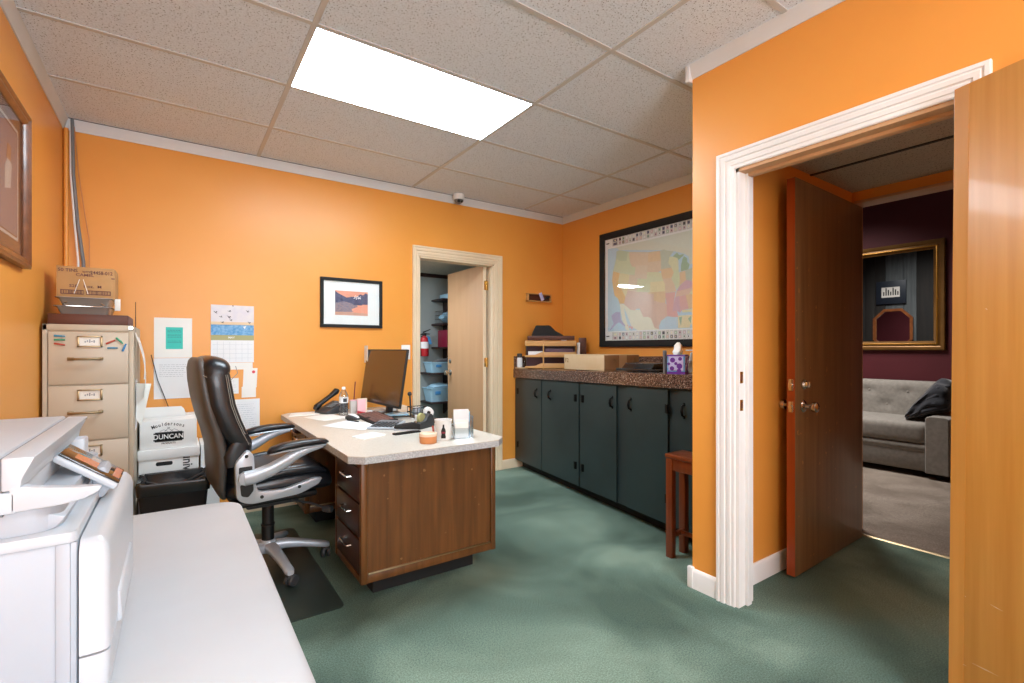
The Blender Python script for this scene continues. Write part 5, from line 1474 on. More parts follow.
m = MB(); m.box((0.285, 0.075, 0.0), (0.36, 0.095, 0.31), 0.004, M=ogM); tag(m.build('dark_binder', 'box_wood'), 'dark binder standing behind the white booklets in the corner', 'binder')
sb = thing('spray_bottle', 'white bottle with a dark cap at the far left end of the counter', 'bottle', (2.866, 4.010, ctz(3.92) + 0.014))
m = MB(); m.lathe([(0, 0), (0.026, 0), (0.028, 0.01), (0.028, 0.085), (0.022, 0.10), (0, 0.10)]); m.build('bottle_body', 'paper_cool', sb, False)
m = MB(); m.lathe([(0, 0.098), (0.023, 0.098), (0.025, 0.105), (0.025, 0.135), (0.018, 0.14), (0, 0.14)]); m.build('cap', 'dark_grey', sb, False)
m = MB(); m.lathe([(0, 0), (0.016, 0), (0.017, 0.05), (0.008, 0.07), (0.006, 0.09), (0, 0.092)], (2.930, 4.018, ctz(4.0))); tag(m.build('small_bottle', 'clear_plastic'), 'small clear bottle beside the white dark capped bottle', 'bottle')
m = MB(); m.box((2.832, 3.925, ctz(3.92)), (2.905, 4.046, ctz(3.92) + 0.014), 0.004); tag(m.build('open_tray', 'cardboard_pale'), 'flat pale card tray under the white bottle at the counter far left end', 'tray')
m = MB(); m.box((2.78, 2.24, ctz(2.24)), (3.10, 2.62, ctz(2.24) + 0.018), 0.003); m.prism([(2.80, 0), (3.08, 0), (3.05, 0.045), (2.84, 0.038)], 2.30, 2.58, 'y', 0.004, M=Matrix.Translation((0, 0, ctz(2.24) + 0.018)))
tag(m.build('black_folder', 'black_bag'), 'black zipped folder lying on the counter between carton and tissue box', 'folder')
ti = thing('tissue_box', 'purple patterned tissue cube at the front of the granite counter', 'tissue box', (2.665, 1.975, ctz(1.975)), R(25))
m = MB(); m.box((-0.055, -0.055, 0), (0.055, 0.055, 0.122), 0.003); m.build('box_body', 'sea_blue', ti, False)
m = MB()
for f in range(4):
    M = Matrix.Rotation(R(90 * f), 4, 'Z')
    m.mat(0).box((-0.045, -0.0565, 0.022), (0.045, -0.0545, 0.112), M=M)
    m.mat(1)
    for x, z, r in ((-0.024, 0.035, 0.014), (0.022, 0.050, 0.018), (-0.020, 0.088, 0.016), (0.026, 0.096, 0.012), (0.0, 0.066, 0.010), (0.02, 0.020, 0.014), (-0.044, 0.064, 0.009)):
        m.lathe([(0, -0.001), (r, -0.001), (r, 0), (0, 0)], (x, -0.0565, z), 12, 'y', M=M)
    m.box((-0.055, -0.0565, 0.0), (0.055, -0.0548, 0.014), M=M); m.box((-0.055, -0.0565, 0.112), (0.055, -0.0548, 0.1215), M=M)
m.build('pattern', ['lilac', 'violet'], ti, False)
m = MB()
m.loft([se_ring((0.004 * k, 0, 0.118 + 0.021 * k), Vector((1, 0.3 * k, 0)).normalized(), Vector((-0.3 * k, 1, 0)).normalized(), a, b, 1.6, 14) for k, (a, b) in enumerate(((0.040, 0.024), (0.050, 0.034), (0.044, 0.024), (0.032, 0.026), (0.012, 0.006)))]); m.build('tissue', 'paper', ti, False)
m = MB(); m.cyl((2.70, 2.10, ctz(2.1)), (2.675, 2.085, ctz(2.1) + 0.15), 0.012); tag(m.build('marker', 'mid_grey'), 'grey marker standing behind the tissue cube', 'marker')
wr = thing('letter_rack', 'white plastic rack behind the tissue cube, cut off by the orange wall edge', 'rack', (2.88, 1.9, ctz(1.9)))
m = MB()
for z in (0.0, 0.075, 0.145):
    m.box((2.765, 1.80, ctz(1.9) + z), (2.98, 1.99, ctz(1.9) + z + 0.008), 0.003)
m.build('rack_shelf', 'white', wr)
for y in (1.80, 1.985):
    m = MB(); m.prism([(2.76, 0.0), (2.98, 0.0), (2.98, 0.17), (2.90, 0.165), (2.82, 0.13), (2.80, 0.06)], y, y + 0.006, 'y', 0.002, M=Matrix.Translation((0, 0, ctz(1.9)))); m.build('rack_side', 'white', wr)

# cherry stool in front of the cabinet
stl = thing('stool', 'reddish cherry wood stool with H stretcher standing by the dark cabinet', 'stool', (2.45, 1.68, 0))
sx0, sx1, sy0, sy1, sz = 2.343, 2.512, 1.54, 1.826, 0.602
m = MB(); m.box((sx0, sy0, sz - 0.026), (sx1, sy1, sz), 0.006); m.build('seat', 'cherry', stl)
for a in (sx0 + 0.004, sx1 - 0.044):
    for b in (sy0 + 0.004, sy1 - 0.046):
        MB().box((a, b, 0), (a + 0.04, b + 0.042, sz - 0.026), 0.004).build('leg', 'cherry', stl)
m = MB(); m.box((sx0 + 0.012, sy0 + 0.04, sz - 0.095), (sx0 + 0.03, sy1 - 0.04, sz - 0.026), 0.002); m.build('apron', 'cherry', stl)
m = MB(); m.box((sx0 + 0.04, sy1 - 0.036, sz - 0.095), (sx1 - 0.04, sy1 - 0.016, sz - 0.026), 0.002); m.build('apron', 'cherry', stl)
for y in (sy0 + 0.015, sy1 - 0.040):
    m = MB(); m.box((sx0 + 0.04, y, 0.118), (sx1 - 0.04, y + 0.02, 0.143), 0.003); m.build('stretcher', 'cherry', stl)
m = MB(); m.box((2.440, sy0 + 0.034, 0.119), (2.462, sy1 - 0.039, 0.142), 0.003); m.build('stretcher', 'cherry', stl)

# ------------------------------------------------------------------ framed map on the right wall
mp_ = thing('framed_map', 'large black framed wall map of the United States on the right orange wall', 'map', (XR, 2.75, 1.228))
XM = XR - 0.0015
my0, my1, mz0, mz1, mw = 2.03, 3.492, 1.228, 2.342, 0.062
m = MB()
pf = [(0, 0), (-0.024, 0.0), (-0.030, 0.010), (-0.030, 0.030), (-0.022, 0.046), (-0.020, mw), (0, mw)]
loop = [(my0, mz0, 1, 1), (my1, mz0, -1, 1), (my1, mz1, -1, -1), (my0, mz1, 1, -1)]
m.loft([[(XM + d, y + sy * e, z + sz * e) for d, e in pf] for y, z, sy, sz in loop], closed=True)
m.build('frame', 'matte_black', mp_)
def alb(lon, lat):
    p1, p2 = R(29.5), R(45.5); n = (math.sin(p1) + math.sin(p2)) / 2; C = math.cos(p1) ** 2 + 2 * n * math.sin(p1)
    rho = math.sqrt(C - 2 * n * math.sin(R(lat))) / n; r0 = math.sqrt(C - 2 * n * math.sin(R(37.5))) / n; th = n * R(lon + 96)
    x, y = rho * math.sin(th), r0 - rho * math.cos(th)
    return 2.747 - 1.612 * x, 1.724 + 1.711 * y - 0.03 * x
MAPC = {'g1': 'a9bf8a', 'g2': 'c3cf95', 'or': 'f0a63c', 'ye': 'e8d38a', 'ta': 'dcb68a', 'pe': 'e0c09a', 'pi': 'dca88c', 'pk': 'd98c84', 'mg': 'c98a9e', 'yg': 'd3d394', 'gg': 'a8b596',
        'ot': 'e0ae6a', 'oc': '9fcbe4', 'cr': 'ece4c0', 'ca': 'cdd3bb', 'pu': '8f8ac2', 'wh': 'f2efee', 'lk': 'b9d6e6', 'dg': '6f9f6c', 'gr': 'b9b2aa', 'fr': 'c98f92', 'fb': '5b5f78', 'fk': '3b3a44'}
keys = list(MAPC)
for k_, h_ in MAPC.items(): mat('map_' + k_, ''.join('%02x' % int(int(h_[i:i + 2], 16) * 0.55 + 255 * 0.45) for i in (0, 2, 4)) if k_ not in ('fk', 'fb') else h_, 0.55, hex2=None, scale=40)
MBm = MB()
LAY = [0]
def region(c, pts, geo=True, lay=1):
    P_ = [alb(*p) for p in pts] if geo else pts
    x = XM - 0.004 - 0.00025 * lay
    MBm.mat(keys.index(c))
    clip = [(min(max(y, 2.095), 3.395), min(max(z, 1.380), 2.187)) for y, z in P_]
    area = sum(clip[i - 1][0] * clip[i][1] - clip[i][0] * clip[i - 1][1] for i in range(len(clip)))
    MBm.prism(clip, x, x + 0.0006, 'x')
MBm.mat(keys.index('wh')).box((XM - 0.004, my0 + 0.05, mz0 + 0.05), (XM - 0.002, my1 - 0.05, mz1 - 0.05))
region('oc', [(2.095, 1.38), (3.395, 1.38), (3.395, 2.187), (2.095, 2.187)], False, 1)
region('ca', [(-132, 55), (-124.8, 49.5), (-123, 49), (-95, 49), (-89.5, 48), (-84.5, 46.5), (-82.5, 45.3), (-82.4, 43), (-79, 43), (-75, 45), (-70, 47), (-67, 47.3), (-60, 47), (-50, 55), (-95, 62)], True, 2)
region('cr', [(-117.1, 32.5), (-114.7, 32.6), (-111, 31.3), (-108.2, 31.6), (-106.4, 31.7), (-104.5, 29.6), (-102.5, 29.7), (-101, 29.3), (-99.2, 26.5), (-97.2, 25.9), (-97.6, 22.5), (-97, 20), (-106, 20), (-106.5, 23.5), (-109.5, 26), (-112.5, 29.5), (-114.6, 31.6), (-113, 28.5), (-110.3, 24.5), (-110, 23), (-112, 24.7), (-114.5, 27.5), (-116, 30.3)], True, 2)
states = [
 ('g1', [(-124.7, 48.4), (-122.8, 49), (-117, 49), (-117, 46), (-119, 45.9), (-121.2, 45.7), (-124, 46.2)]),
 ('g2', [(-124, 46.2), (-121.2, 45.7), (-119, 45.9), (-117, 46), (-116.5, 45.5), (-117, 44), (-117, 42), (-124.3, 42)]),
 ('or', [(-124.3, 42), (-120, 42), (-120, 39), (-114.6, 35), (-114.6, 32.8), (-117.1, 32.5), (-118.5, 34), (-120.6, 34.6), (-122.4, 37), (-123.8, 39.2)]),
 ('ye', [(-120, 42), (-114, 42), (-114, 36.2), (-114.6, 35), (-120, 39)]),
 ('g2', [(-117, 49), (-116, 49), (-116, 47.9), (-114.5, 45.6), (-113, 44.5), (-111, 44.5), (-111, 42), (-117, 42), (-117, 44), (-116.5, 45.5), (-117, 46)]),
 ('ta', [(-116, 49), (-104, 49), (-104, 45), (-111, 45), (-111, 44.5), (-113, 44.5), (-114.5, 45.6), (-116, 47.9)]),
 ('pe', [(-111, 45), (-104, 45), (-104, 41), (-111, 41)]),
 ('pe', [(-114, 42), (-111, 42), (-111, 41), (-109, 41), (-109, 37), (-114, 37)]),
 ('yg', [(-109, 41), (-102, 41), (-102, 37), (-109, 37)]),
 ('pi', [(-114, 37), (-109, 37), (-109, 31.3), (-111, 31.3), (-114.7, 32.6), (-114.6, 35), (-114, 36.2)]),
 ('pi', [(-109, 37), (-103, 37), (-103, 32), (-106.6, 32), (-108.2, 31.8), (-109, 31.3)]),
 ('ot', [(-104, 49), (-97.2, 49), (-96.6, 46), (-104, 46)]),
 ('ta', [(-104, 46), (-96.6, 46), (-96.5, 43), (-98, 42.8), (-104, 43)]),
 ('yg', [(-104, 43), (-98, 42.8), (-96.5, 42.5), (-95.8, 40.6), (-95.3, 40), (-102, 40), (-102, 41), (-104, 41)]),
 ('ye', [(-102, 40), (-95.3, 40), (-94.6, 39), (-94.6, 37), (-102, 37)]),
 ('ot', [(-103, 37), (-94.6, 37), (-94.4, 35.4), (-94.5, 33.7), (-97, 33.9), (-100, 34.6), (-100, 36.5), (-103, 36.5)]),
 ('pi', [(-103, 36.5), (-100, 36.5), (-100, 34.6), (-97, 33.9), (-94.5, 33.7), (-94, 33), (-93.8, 29.8), (-96.5, 28.5), (-97.3, 27), (-97.2, 25.9), (-99.2, 26.5), (-101, 29.3), (-102.5, 29.7), (-104.5, 29.6), (-106.6, 32), (-103, 32)]),
 ('gg', [(-97.2, 49), (-95, 49.2), (-93, 48.6), (-89.7, 48), (-92, 46.7), (-92.8, 45), (-91.2, 43.5), (-96.5, 43.5), (-96.6, 46)]),
 ('ot', [(-96.5, 43.5), (-91.2, 43.5), (-90.2, 42), (-91.3, 40.6), (-95.8, 40.6), (-96.5, 42.5)]),
 ('ta', [(-95.8, 40.6), (-91.5, 40.6), (-90.2, 38.6), (-89.3, 36.5), (-94.6, 36.5), (-94.6, 39)]),
 ('pk', [(-94.6, 36.5), (-89.8, 36.4), (-91, 33), (-94, 33), (-94.4, 35.4)]),
 ('pk', [(-94, 33), (-91, 33), (-91.5, 31), (-89.7, 31), (-89.2, 29.2), (-91.5, 29.4), (-93.8, 29.8)]),
 ('yg', [(-92, 46.7), (-90.5, 46.6), (-88, 45.8), (-87.6, 44.8), (-87.8, 42.5), (-90.6, 42.5), (-91.2, 43.5), (-92.8, 45)]),
 ('g2', [(-90.6, 42.5), (-87.8, 42.5), (-87.5, 39.5), (-88, 37.8), (-89.2, 37), (-90.2, 38.6), (-91.5, 40.2), (-90.2, 42)]),
 ('dg', [(-86.5, 43.5), (-85.5, 45.2), (-84.7, 45.8), (-83.3, 45), (-83.4, 43.9), (-82.5, 43), (-83.4, 41.8), (-86.8, 41.8)]),
 ('dg', [(-90.3, 46.6), (-88, 47.4), (-87, 46.5), (-84.6, 46.4), (-85, 46), (-87.6, 45.2), (-88, 45.8)]),
 ('ot', [(-87.5, 41.7), (-84.8, 41.7), (-84.8, 39.1), (-88, 37.9), (-87.5, 39.5)]),
 ('gg', [(-84.8, 41.7), (-83.4, 41.8), (-80.5, 42), (-80.6, 40.6), (-82.5, 38.5), (-84.8, 39.1)]),
 ('mg', [(-89.3, 36.5), (-83.7, 36.6), (-82, 37.5), (-82.6, 38.5), (-84.8, 39.1), (-88, 37.8)]),
 ('pi', [(-90, 35), (-84.3, 35), (-81.7, 36.6), (-89.3, 36.5)]),
 ('mg', [(-91, 33), (-90, 35), (-88.2, 35), (-88.4, 30.3), (-89.7, 31), (-91.5, 31)]),
 ('pk', [(-88.2, 35), (-85.6, 35), (-85, 32), (-85, 31), (-87.6, 31), (-88.4, 30.3)]),
 ('ot', [(-85.6, 35), (-83.2, 35), (-81, 32), (-81.5, 30.7), (-85, 31), (-85, 32)]),
 ('ye', [(-87.6, 31), (-82, 30.6), (-81.3, 29.5), (-80, 27), (-80.4, 25.2), (-81.8, 26), (-82.8, 28), (-84, 30), (-87.5, 30.3)]),
 ('g2', [(-83.2, 35), (-78.5, 33.9), (-81, 32)]), ('ye', [(-84.3, 35), (-81, 35.1), (-78.5, 33.9), (-75.6, 35.5), (-76, 36.6), (-81.7, 36.6)]),
 ('pk', [(-83.7, 36.6), (-76, 36.6), (-77, 38.5), (-78.5, 39.3), (-80.5, 37.8), (-82, 37.5)]), ('ta', [(-82, 37.5), (-78.5, 39.3), (-80.6, 40.6), (-82.5, 38.5)]),
 ('g1', [(-80.5, 42), (-75, 42), (-75, 40), (-80.6, 39.8)]), ('yg', [(-79.8, 42), (-79, 43.2), (-76.3, 43.6), (-75, 45), (-73.4, 45), (-73.5, 42), (-73.8, 41), (-75, 42)]),
 ('pu', [(-73.4, 45), (-71.5, 45), (-70, 43), (-70, 41.6), (-73.5, 41.2)]), ('or', [(-71, 45.2), (-69, 47.4), (-67.5, 45.5), (-70.5, 43.2)])]
for i, (c, pts) in enumerate(states):
    region(c, pts, True, 3)
# inset of Alaska, Hawaii and the lower right inset
MBm.mat(0)
region('pu', [(3.345, 1.535), (3.29, 1.565), (3.235, 1.56), (3.225, 1.49), (3.17, 1.43), (3.175, 1.42), (3.25, 1.465), (3.29, 1.445), (3.36, 1.39), (3.37, 1.395), (3.315, 1.455), (3.335, 1.49)], False, 3)
for y, z, r_ in ((3.115, 1.415, 0.012), (3.09, 1.405, 0.014), (3.14, 1.43, 0.008)):
    region('pk', [(y + r_ * math.cos(k), z + r_ * math.sin(k)) for k in (0, 1, 2, 3, 4, 5)], False, 3)
region('ye', [(2.44, 1.385), (2.585, 1.385), (2.585, 1.49), (2.44, 1.49)], False, 3)
region('dg', [(2.555, 1.40), (2.545, 1.48), (2.575, 1.475)], False, 4); region('dg', [(2.46, 1.42), (2.455, 1.485), (2.485, 1.46)], False, 4); region('oc', [(2.445, 1.388), (2.47, 1.39), (2.455, 1.42)], False, 4)
# rows of state flags along top and bottom
for z0 in (1.295, 2.203):
    y = 3.40
    k = 0
    MBm.mat(keys.index('fk')).box((XM - 0.0052, 3.375, z0 + 0.032), (XM - 0.0045, 3.415, z0 + 0.042))
    y = 3.335
    while y > 2.10:
        wd = 0.036 if k else 0.075
        MBm.mat(keys.index('gr')).box((XM - 0.0050, y - wd, z0), (XM - 0.0045, y, z0 + 0.075))
        for q in range(2):
            c = random.choice(('fr', 'fb', 'fk', 'wh', 'fr', 'ca', 'dg'))
            zz = z0 + 0.008 + q * 0.034
            MBm.mat(keys.index(c)).box((XM - 0.0054, y - wd * 0.82, zz), (XM - 0.0048, y - wd * 0.18, zz + 0.024))
            MBm.mat(keys.index(random.choice(('fb', 'fk', 'ye', 'wh')))).box((XM - 0.0057, y - wd * 0.62, zz + 0.005), (XM - 0.0052, y - wd * 0.38, zz + 0.018))
        y -= wd + 0.006
        k += 1
MBm.build('map_print', ['map_' + k for k in keys], mp_, smooth=0)
MB().box((XM - 0.0195, my0 + 0.045, mz0 + 0.045), (XM - 0.0185, my1 - 0.045, mz1 - 0.045)).build('glazing', 'clear_glass', mp_)

# ------------------------------------------------------------------ closet contents
for z, lab in ((1.80, 'topmost'), (1.50, 'second highest'), (1.21, 'middle'), (0.90, 'second lowest'), (0.55, 'lowest')):
    sh = thing('wall_shelf', {'topmost': 'topmost dark shelf in the closet, near its ceiling', 'second highest': 'dark closet shelf holding the wire basket', 'middle': 'dark closet shelf holding the red binders', 'second lowest': 'dark closet shelf holding the upper blue bin', 'lowest': 'dark closet shelf holding the lower blue bin'}[lab], 'shelf', (3.1, 5.45, z), 0, 'closet shelves')
    MB().box((2.64 if z > 1 else 2.49, 5.29, z), (3.60, 5.597, z + 0.022), 0.002).build('board', 'dark_trim', sh)
    for x in (2.80, 3.45):
        m = MB(); m.prism([(5.597, z), (5.34, z), (5.575, z - 0.16), (5.597, z - 0.16)], x, x + 0.012, 'x'); m.build('bracket', 'dark_trim', sh)
def bin_(label, x0, x1, z, h, mt):
    t = thing('storage_bin', label, 'storage bin', ((x0 + x1) / 2, 5.43, z), 0, 'blue bins in the closet')
    r = lambda e, zz: [(x, y, zz) for x, y in rounded_poly([(x0 + e, 5.31 + e), (x1 - e, 5.31 + e), (x1 - e, 5.55 - e), (x0 + e, 5.55 - e)], 0.03, 4)]
    MB().loft([r(0.025, z), r(0, z + h), r(-0.008, z + h), r(-0.008, z + h + 0.008), r(0.004, z + h + 0.008), r(0.03, z + 0.006)]).build('bin_body', mt, t)
    m = MB(); m.box((x0 + 0.06, 5.300, z + h * 0.55), (x0 + 0.13, 5.312, z + h * 0.8), 0.004); m.build('grip', 'bright_blue', t)
    return t
bin_('light blue plastic bin on the upper of the two bin shelves in the closet', 2.505, 3.10, 0.923, 0.12, 'pale_blue_plastic')
bin_('light blue plastic bin on the lowest visible closet shelf', 2.495, 2.82, 0.573, 0.16, 'pale_blue_plastic')
bin_('brighter blue bin on the lowest closet shelf beside the open tan door', 2.83, 3.10, 0.573, 0.12, 'sky_blue')
m = MB(); m.loft([se_ring((x, 5.42, 1.045 + dz), Vector((0, 1, 0)), Vector((0, 0, 1)), 0.09, h, 2.0, 14) for x, dz, h in ((2.60, 0, 0.01), (2.66, 0.01, 0.028), (2.90, 0.015, 0.045), (3.0, 0.02, 0.05), (3.06, 0.01, 0.02))]); tag(m.build('cloth', 'navy_plush'), 'dark navy cloth heaped in the upper blue bin', 'cloth')
m = MB(); m.loft([se_ring((x, 5.42, 0.745 + dz), Vector((0, 1, 0)), Vector((0, 0, 1)), 0.09, h, 2.2, 14) for x, dz, h in ((2.54, 0, 0.01), (2.58, 0.01, 0.03), (2.66, 0.012, 0.04), (2.75, 0.01, 0.03), (2.79, 0.0, 0.01))]); tag(m.build('cloth', 'pale_blue_plastic'), 'pale blue packets filling the lower blue bin', 'packet')
for k, x in enumerate((2.705, 2.775, 2.845)):
    bn = thing('ring_binder', ['leftmost of the three dark red binders on the closet shelf', 'middle of the three dark red binders on the closet shelf', 'rightmost dark red binder beside the open tan door'][k], 'binder', (x + 0.03, 5.42, 1.232), 0, 'red binders in the closet')
    MB().box((x, 5.30, 1.2325), (x + 0.062, 5.55, 1.44), 0.004).build('cover', 'dark_red', bn)
    MB().box((x + 0.018, 5.2985, 1.36), (x + 0.044, 5.3005, 1.42)).build('spine_label', 'pink', bn)
bk = thing('wire_basket', 'dark mesh basket with small things on the second highest closet shelf', 'basket', (2.76, 5.42, 1.522))
m = MB()
for z in (0.003, 0.05, 0.10, 0.15):
    m.tube([(2.66, 5.31, 1.524 + z), (2.90, 5.31, 1.524 + z), (2.90, 5.53, 1.524 + z), (2.66, 5.53, 1.524 + z)], 0.002, 6, True)
for k in range(13):
    x = 2.66 + 0.02 * k
    for y in (5.31, 5.53): m.cyl((x, y, 1.5235), (x, y, 1.675), 0.0013, seg=5)
m.build('mesh', 'dark_grey', bk)
m = MB(); m.loft([se_ring((x, 5.42, 1.60), Vector((0, 1, 0)), Vector((0, 0, 1)), 0.08, h, 2.0, 14) for x, h in ((2.69, 0.02), (2.73, 0.06), (2.80, 0.075), (2.86, 0.06), (2.885, 0.02))]); tag(m.build('cloth', 'sky_blue'), 'pale blue cloth stuffed in the mesh basket', 'cloth')
m = MB(); m.box((2.72, 5.31, 1.8225), (3.05, 5.53, 1.885), 0.008); tag(m.build('tote', 'pale_blue_plastic'), 'pale blue box on the topmost closet shelf', 'box')
m = MB(); m.ball((2.95, 5.40, 1.945), 0.06, (1.2, 1, 1)); tag(m.build('bag', 'matte_black'), 'dark bundle on the pale blue box near the closet ceiling', 'bag')
fe = thing('fire_extinguisher', 'red fire extinguisher with blue tag hanging on the grey closet wall', 'fire extinguisher', (2.51, 5.52, 1.12))
m = MB(); m.lathe([(0, 0), (0.050, 0.0), (0.053, 0.01), (0.053, 0.20), (0.045, 0.225), (0.020, 0.24), (0.018, 0.255), (0, 0.256)], (0, 0, 0)); m.build('cylinder', 'red', fe, False)
m = MB(); m.lathe([(0.0534, 0.095), (0.0538, 0.095), (0.0538, 0.175), (0.0534, 0.175)]); m.build('label', 'paper_cool', fe, False)
m = MB(); m.box((-0.02, -0.02, 0.25), (0.02, 0.02, 0.285), 0.004); m.prism([(-0.015, 0.285), (0.075, 0.325), (0.08, 0.335), (-0.02, 0.30)], -0.01, 0.01, 'y', 0.002); m.prism([(-0.01, 0.265), (0.07, 0.268), (0.07, 0.278), (-0.01, 0.28)], -0.01, 0.01, 'y', 0.002); m.build('valve', 'matte_black', fe, False)
m = MB(); m.tube([(-0.02, 0, 0.27), (-0.055, 0, 0.265), (-0.075, -0.01, 0.22), (-0.072, -0.02, 0.12), (-0.066, -0.02, 0.05)], 0.009); m.cyl((-0.066, -0.02, 0.06), (-0.062, -0.02, 0.0), 0.012); m.build('hose', 'matte_black', fe, False)
m = MB(); m.prism([(0.01, 0.25), (0.045, 0.235), (0.075, 0.15), (0.035, 0.145)], -0.060, -0.057, 'y'); m.build('tag', 'bright_blue', fe, False)
m = MB(); m.box((-0.015, 0.04, 0.10), (0.015, 0.079, 0.25)); m.build('wall_hook', 'dark_grey', fe, False)

# ------------------------------------------------------------------ lounge: sofa, blanket, mirror
so = thing('sofa', 'grey tufted fabric sofa against the burgundy lounge wall', 'sofa', (6.1, 2.4, 0))
s0, s1 = 1.365, 3.55
m = MB(); m.box((5.76, s0 + 0.02, 0.06), (6.50, s1 - 0.02, 0.30), 0.02); m.build('base', 'sofa_fabric', so)
m = MB(); m.box((5.745, s0 + 0.165, 0.245), (6.3, s1 - 0.165, 0.315), 0.03, 3); m.build('front_rail', 'sofa_fabric', so)
for a, b in ((s0 + 0.170, 2.455), (2.46, s1 - 0.170)):
    m = MB(); m.loft([[(x, y, z) for x, z in rounded_poly([(5.735 + i_, 0.315), (6.36, 0.315), (6.36, 0.53 - i_ * 0.6), (5.735 + i_, 0.505 - i_ * 0.6)], 0.06, 6)] for y, i_ in ((a, 0.05), (a + 0.02, 0.012), (a + 0.06, 0.0), (b - 0.06, 0.0), (b - 0.02, 0.012), (b, 0.05))]); m.build('seat_cushion', 'sofa_fabric', so, smooth=60)
# tufted back
m = MB()
ny, nz = 49, 17
rings = []
buttons = [(yb, zb) for zb, o_ in ((0.62, 0.0), (0.76, 0.17)) for yb in [s0 + 0.30 + o_ + 0.34 * q for q in range(6)]]
for j in range(nz):
    z = 0.40 + 0.47 * j / (nz - 1)
    row = []
    for i in range(ny):
        y = s0 + 0.15 + (s1 - s0 - 0.30) * i / (ny - 1)
        x = 6.20 + 0.10 * (z - 0.40) / 0.47
        for yb, zb in buttons:
            x += 0.032 * math.exp(-(((y - yb) / 0.045) ** 2 + ((z - zb) / 0.04) ** 2))
        if z > 0.83: x += (z - 0.83) * 0.8
        row.append((x, y, z))
    rings.append(row + [(6.52, s1 - 0.15, z), (6.52, s0 + 0.15, z)])
m.loft(rings)
bkr = m.build('backrest', 'sofa_fabric', so, smooth=60)
for yb, zb in buttons:
    m = MB(); m.ball((6.20 + 0.10 * (zb - 0.40) / 0.47 + 0.028, yb, zb), 0.014, (0.6, 1, 1), 10); m.build('button', 'sofa_fabric', bkr)
for a, b in ((s0, s0 + 0.172), (s1 - 0.172, s1)):
    m = MB(); m.loft([[(x, y, z) for y, z in rounded_poly([(a, 0.055), (b, 0.055), (b, 0.585), (a, 0.585)], [0.01, 0.01, 0.045, 0.045], 6)] for x in (5.72, 6.52)]); m.build('armrest', 'sofa_fabric', so, bevel=0.01)
for x in (5.80, 6.42):
    for y in (s0 + 0.06, s1 - 0.10):
        m = MB(); m.box((x, y, 0.0025), (x + 0.05, y + 0.05, 0.065), 0.004); m.build('foot', 'matte_black', so)
bl = thing('folded_blanket', 'dark navy plush blanket folded over the sofa arm', 'blanket', (6.05, 1.56, 0.5))
m = MB(); rings = []
for i in range(25):
    t = i / 24
    y = 1.40 + 0.36 * t
    zt = 0.925 - 0.02 * t - 0.40 * max(0.0, t - 0.30) ** 1.15 * 1.25
    zb = 0.600 - 0.16 * max(0.0, t - 0.42) * 1.2
    zb = min(zb, zt - 0.05)
    e_ = math.sqrt(max(0.05, 1 - (2 * t - 1) ** 8))
    ring_ = []
    for q in range(40):
        th_ = 2 * PI * q / 40
        f_ = 1 + 0.07 * math.sin(7 * th_ + 2.2 * math.sin(4 * t)) + 0.03 * math.sin(13 * th_ + 5 * t)
        ring_.append((6.06 + 0.20 * f_ * e_ * math.cos(th_) + 0.04 * math.sin(th_), y, (zt + zb) / 2 + (zt - zb) / 2 * f_ * e_ * math.copysign(abs(math.sin(th_)) ** 0.8, math.sin(th_))))
    rings.append(ring_)
m.loft(rings); m.build('blanket_body', 'navy_plush', bl, smooth=60)
for k in range(4):
    m = MB()
    m.tube([(5.90 + 0.02 * k, 1.42, 0.665 + 0.065 * k), (5.872 + 0.01 * k, 1.50 - 0.005 * k, 0.650 + 0.062 * k), (5.868 + 0.012 * k, 1.58 - 0.012 * k, 0.615 + 0.055 * k), (5.90, 1.66 - 0.022 * k, 0.560 + 0.052 * k)], [0.012, 0.022, 0.022, 0.012], 12)
    m.build('fold', 'navy_plush', bl, smooth=60)
mr = thing('wall_mirror', 'large gold framed mirror on the burgundy lounge wall above the sofa', 'mirror', (6.59, 2.2, 1.2))
XW = 6.598
gy0, gy1, gz0, gz1 = 1.597, 2.85, 1.195, 2.365
m = MB()
pf = [(0, 0), (-0.030, 0.0), (-0.036, 0.008), (-0.034, 0.030), (-0.024, 0.045), (-0.030, 0.060), (-0.026, 0.075), (-0.014, 0.092), (-0.012, 0.100), (0, 0.100)]
loop = [(gy0, gz0, 1, 1), (gy1, gz0, -1, 1), (gy1, gz1, -1, -1), (gy0, gz1, 1, -1)]
m.loft([[(XW + d, y + sy * e, z + sz * e) for d, e in pf] for y, z, sy, sz in loop], closed=True); m.build('frame', 'gold_frame', mr)
m = MB(); e = 0.060
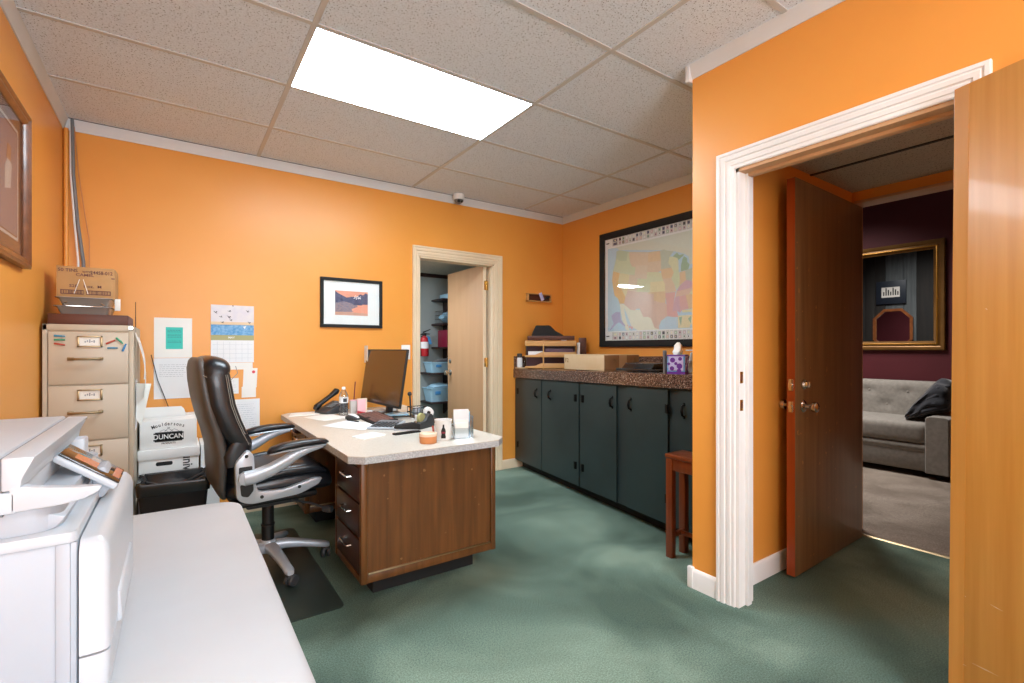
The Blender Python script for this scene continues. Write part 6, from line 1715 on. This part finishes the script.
for lo, hi in (((gy0 + e, gz0 + e), (gy1 - e, gz0 + e + 0.016)), ((gy0 + e, gz1 - e - 0.016), (gy1 - e, gz1 - e)), ((gy0 + e, gz0 + e), (gy0 + e + 0.016, gz1 - e)), ((gy1 - e - 0.016, gz0 + e), (gy1 - e, gz1 - e))):
    m.box((XW - 0.034, lo[0], lo[1]), (XW - 0.020, hi[0], hi[1]), 0.006)
m.build('bright_bead', 'gold_bright', mr)
m = MB(); m.box((XW - 0.012, gy0 + 0.09, gz0 + 0.09), (XW - 0.010, gy1 - 0.09, gz1 - 0.09)); m.build('glass', 'mirror', mr)
# opposite boarded wall: small picture and eight sided mirror, seen in the gold framed mirror
XO = 3.81
p2 = thing('small_picture', 'dark framed black and white picture on the boarded lounge wall, seen in the mirror', 'picture', (XO, 2.94, 1.92))
MB().box((XO, 2.741, 1.925), (XO + 0.02, 3.134, 2.29), 0.003).build('frame', 'navy_mat', p2)
m = MB(); m.box((XO + 0.019, 2.82, 2.03), (XO + 0.0215, 3.06, 2.19)); m.mat(1)
for k in range(7): m.box((XO + 0.021, 2.835 + 0.031 * k, 2.06), (XO + 0.022, 2.852 + 0.031 * k, 2.12 + 0.03 * (k % 3)))
m.build('photograph', ['print_white', 'matte_black'], p2)
om = thing('octagon_mirror', 'eight sided wood framed mirror on the boarded lounge wall, seen in the gold mirror', 'mirror', (XO, 2.915, 1.2))
oct_ = lambda e: [(2.654 + e, 1.36), (2.654 + e, 1.70 - e * 0.3), (2.792 + e * 0.4, 1.845 - e), (3.03 - e * 0.4, 1.845 - e), (3.176 - e, 1.70 - e * 0.3), (3.176 - e, 1.36), (3.03 - e * 0.4, 1.215 + e), (2.792 + e * 0.4, 1.215 + e)]
m = MB(); a, b = oct_(0), oct_(0.04)
m.loft([[(XO, y, z) for y, z in a], [(XO + 0.025, y, z) for y, z in a], [(XO + 0.025, y, z) for y, z in b], [(XO + 0.006, y, z) for y, z in b]], cap=False); m.build('frame', 'frame_wood', om)
MB().prism(oct_(0.03), XO + 0.004, XO + 0.007, 'x').build('glass', 'mirror', om)
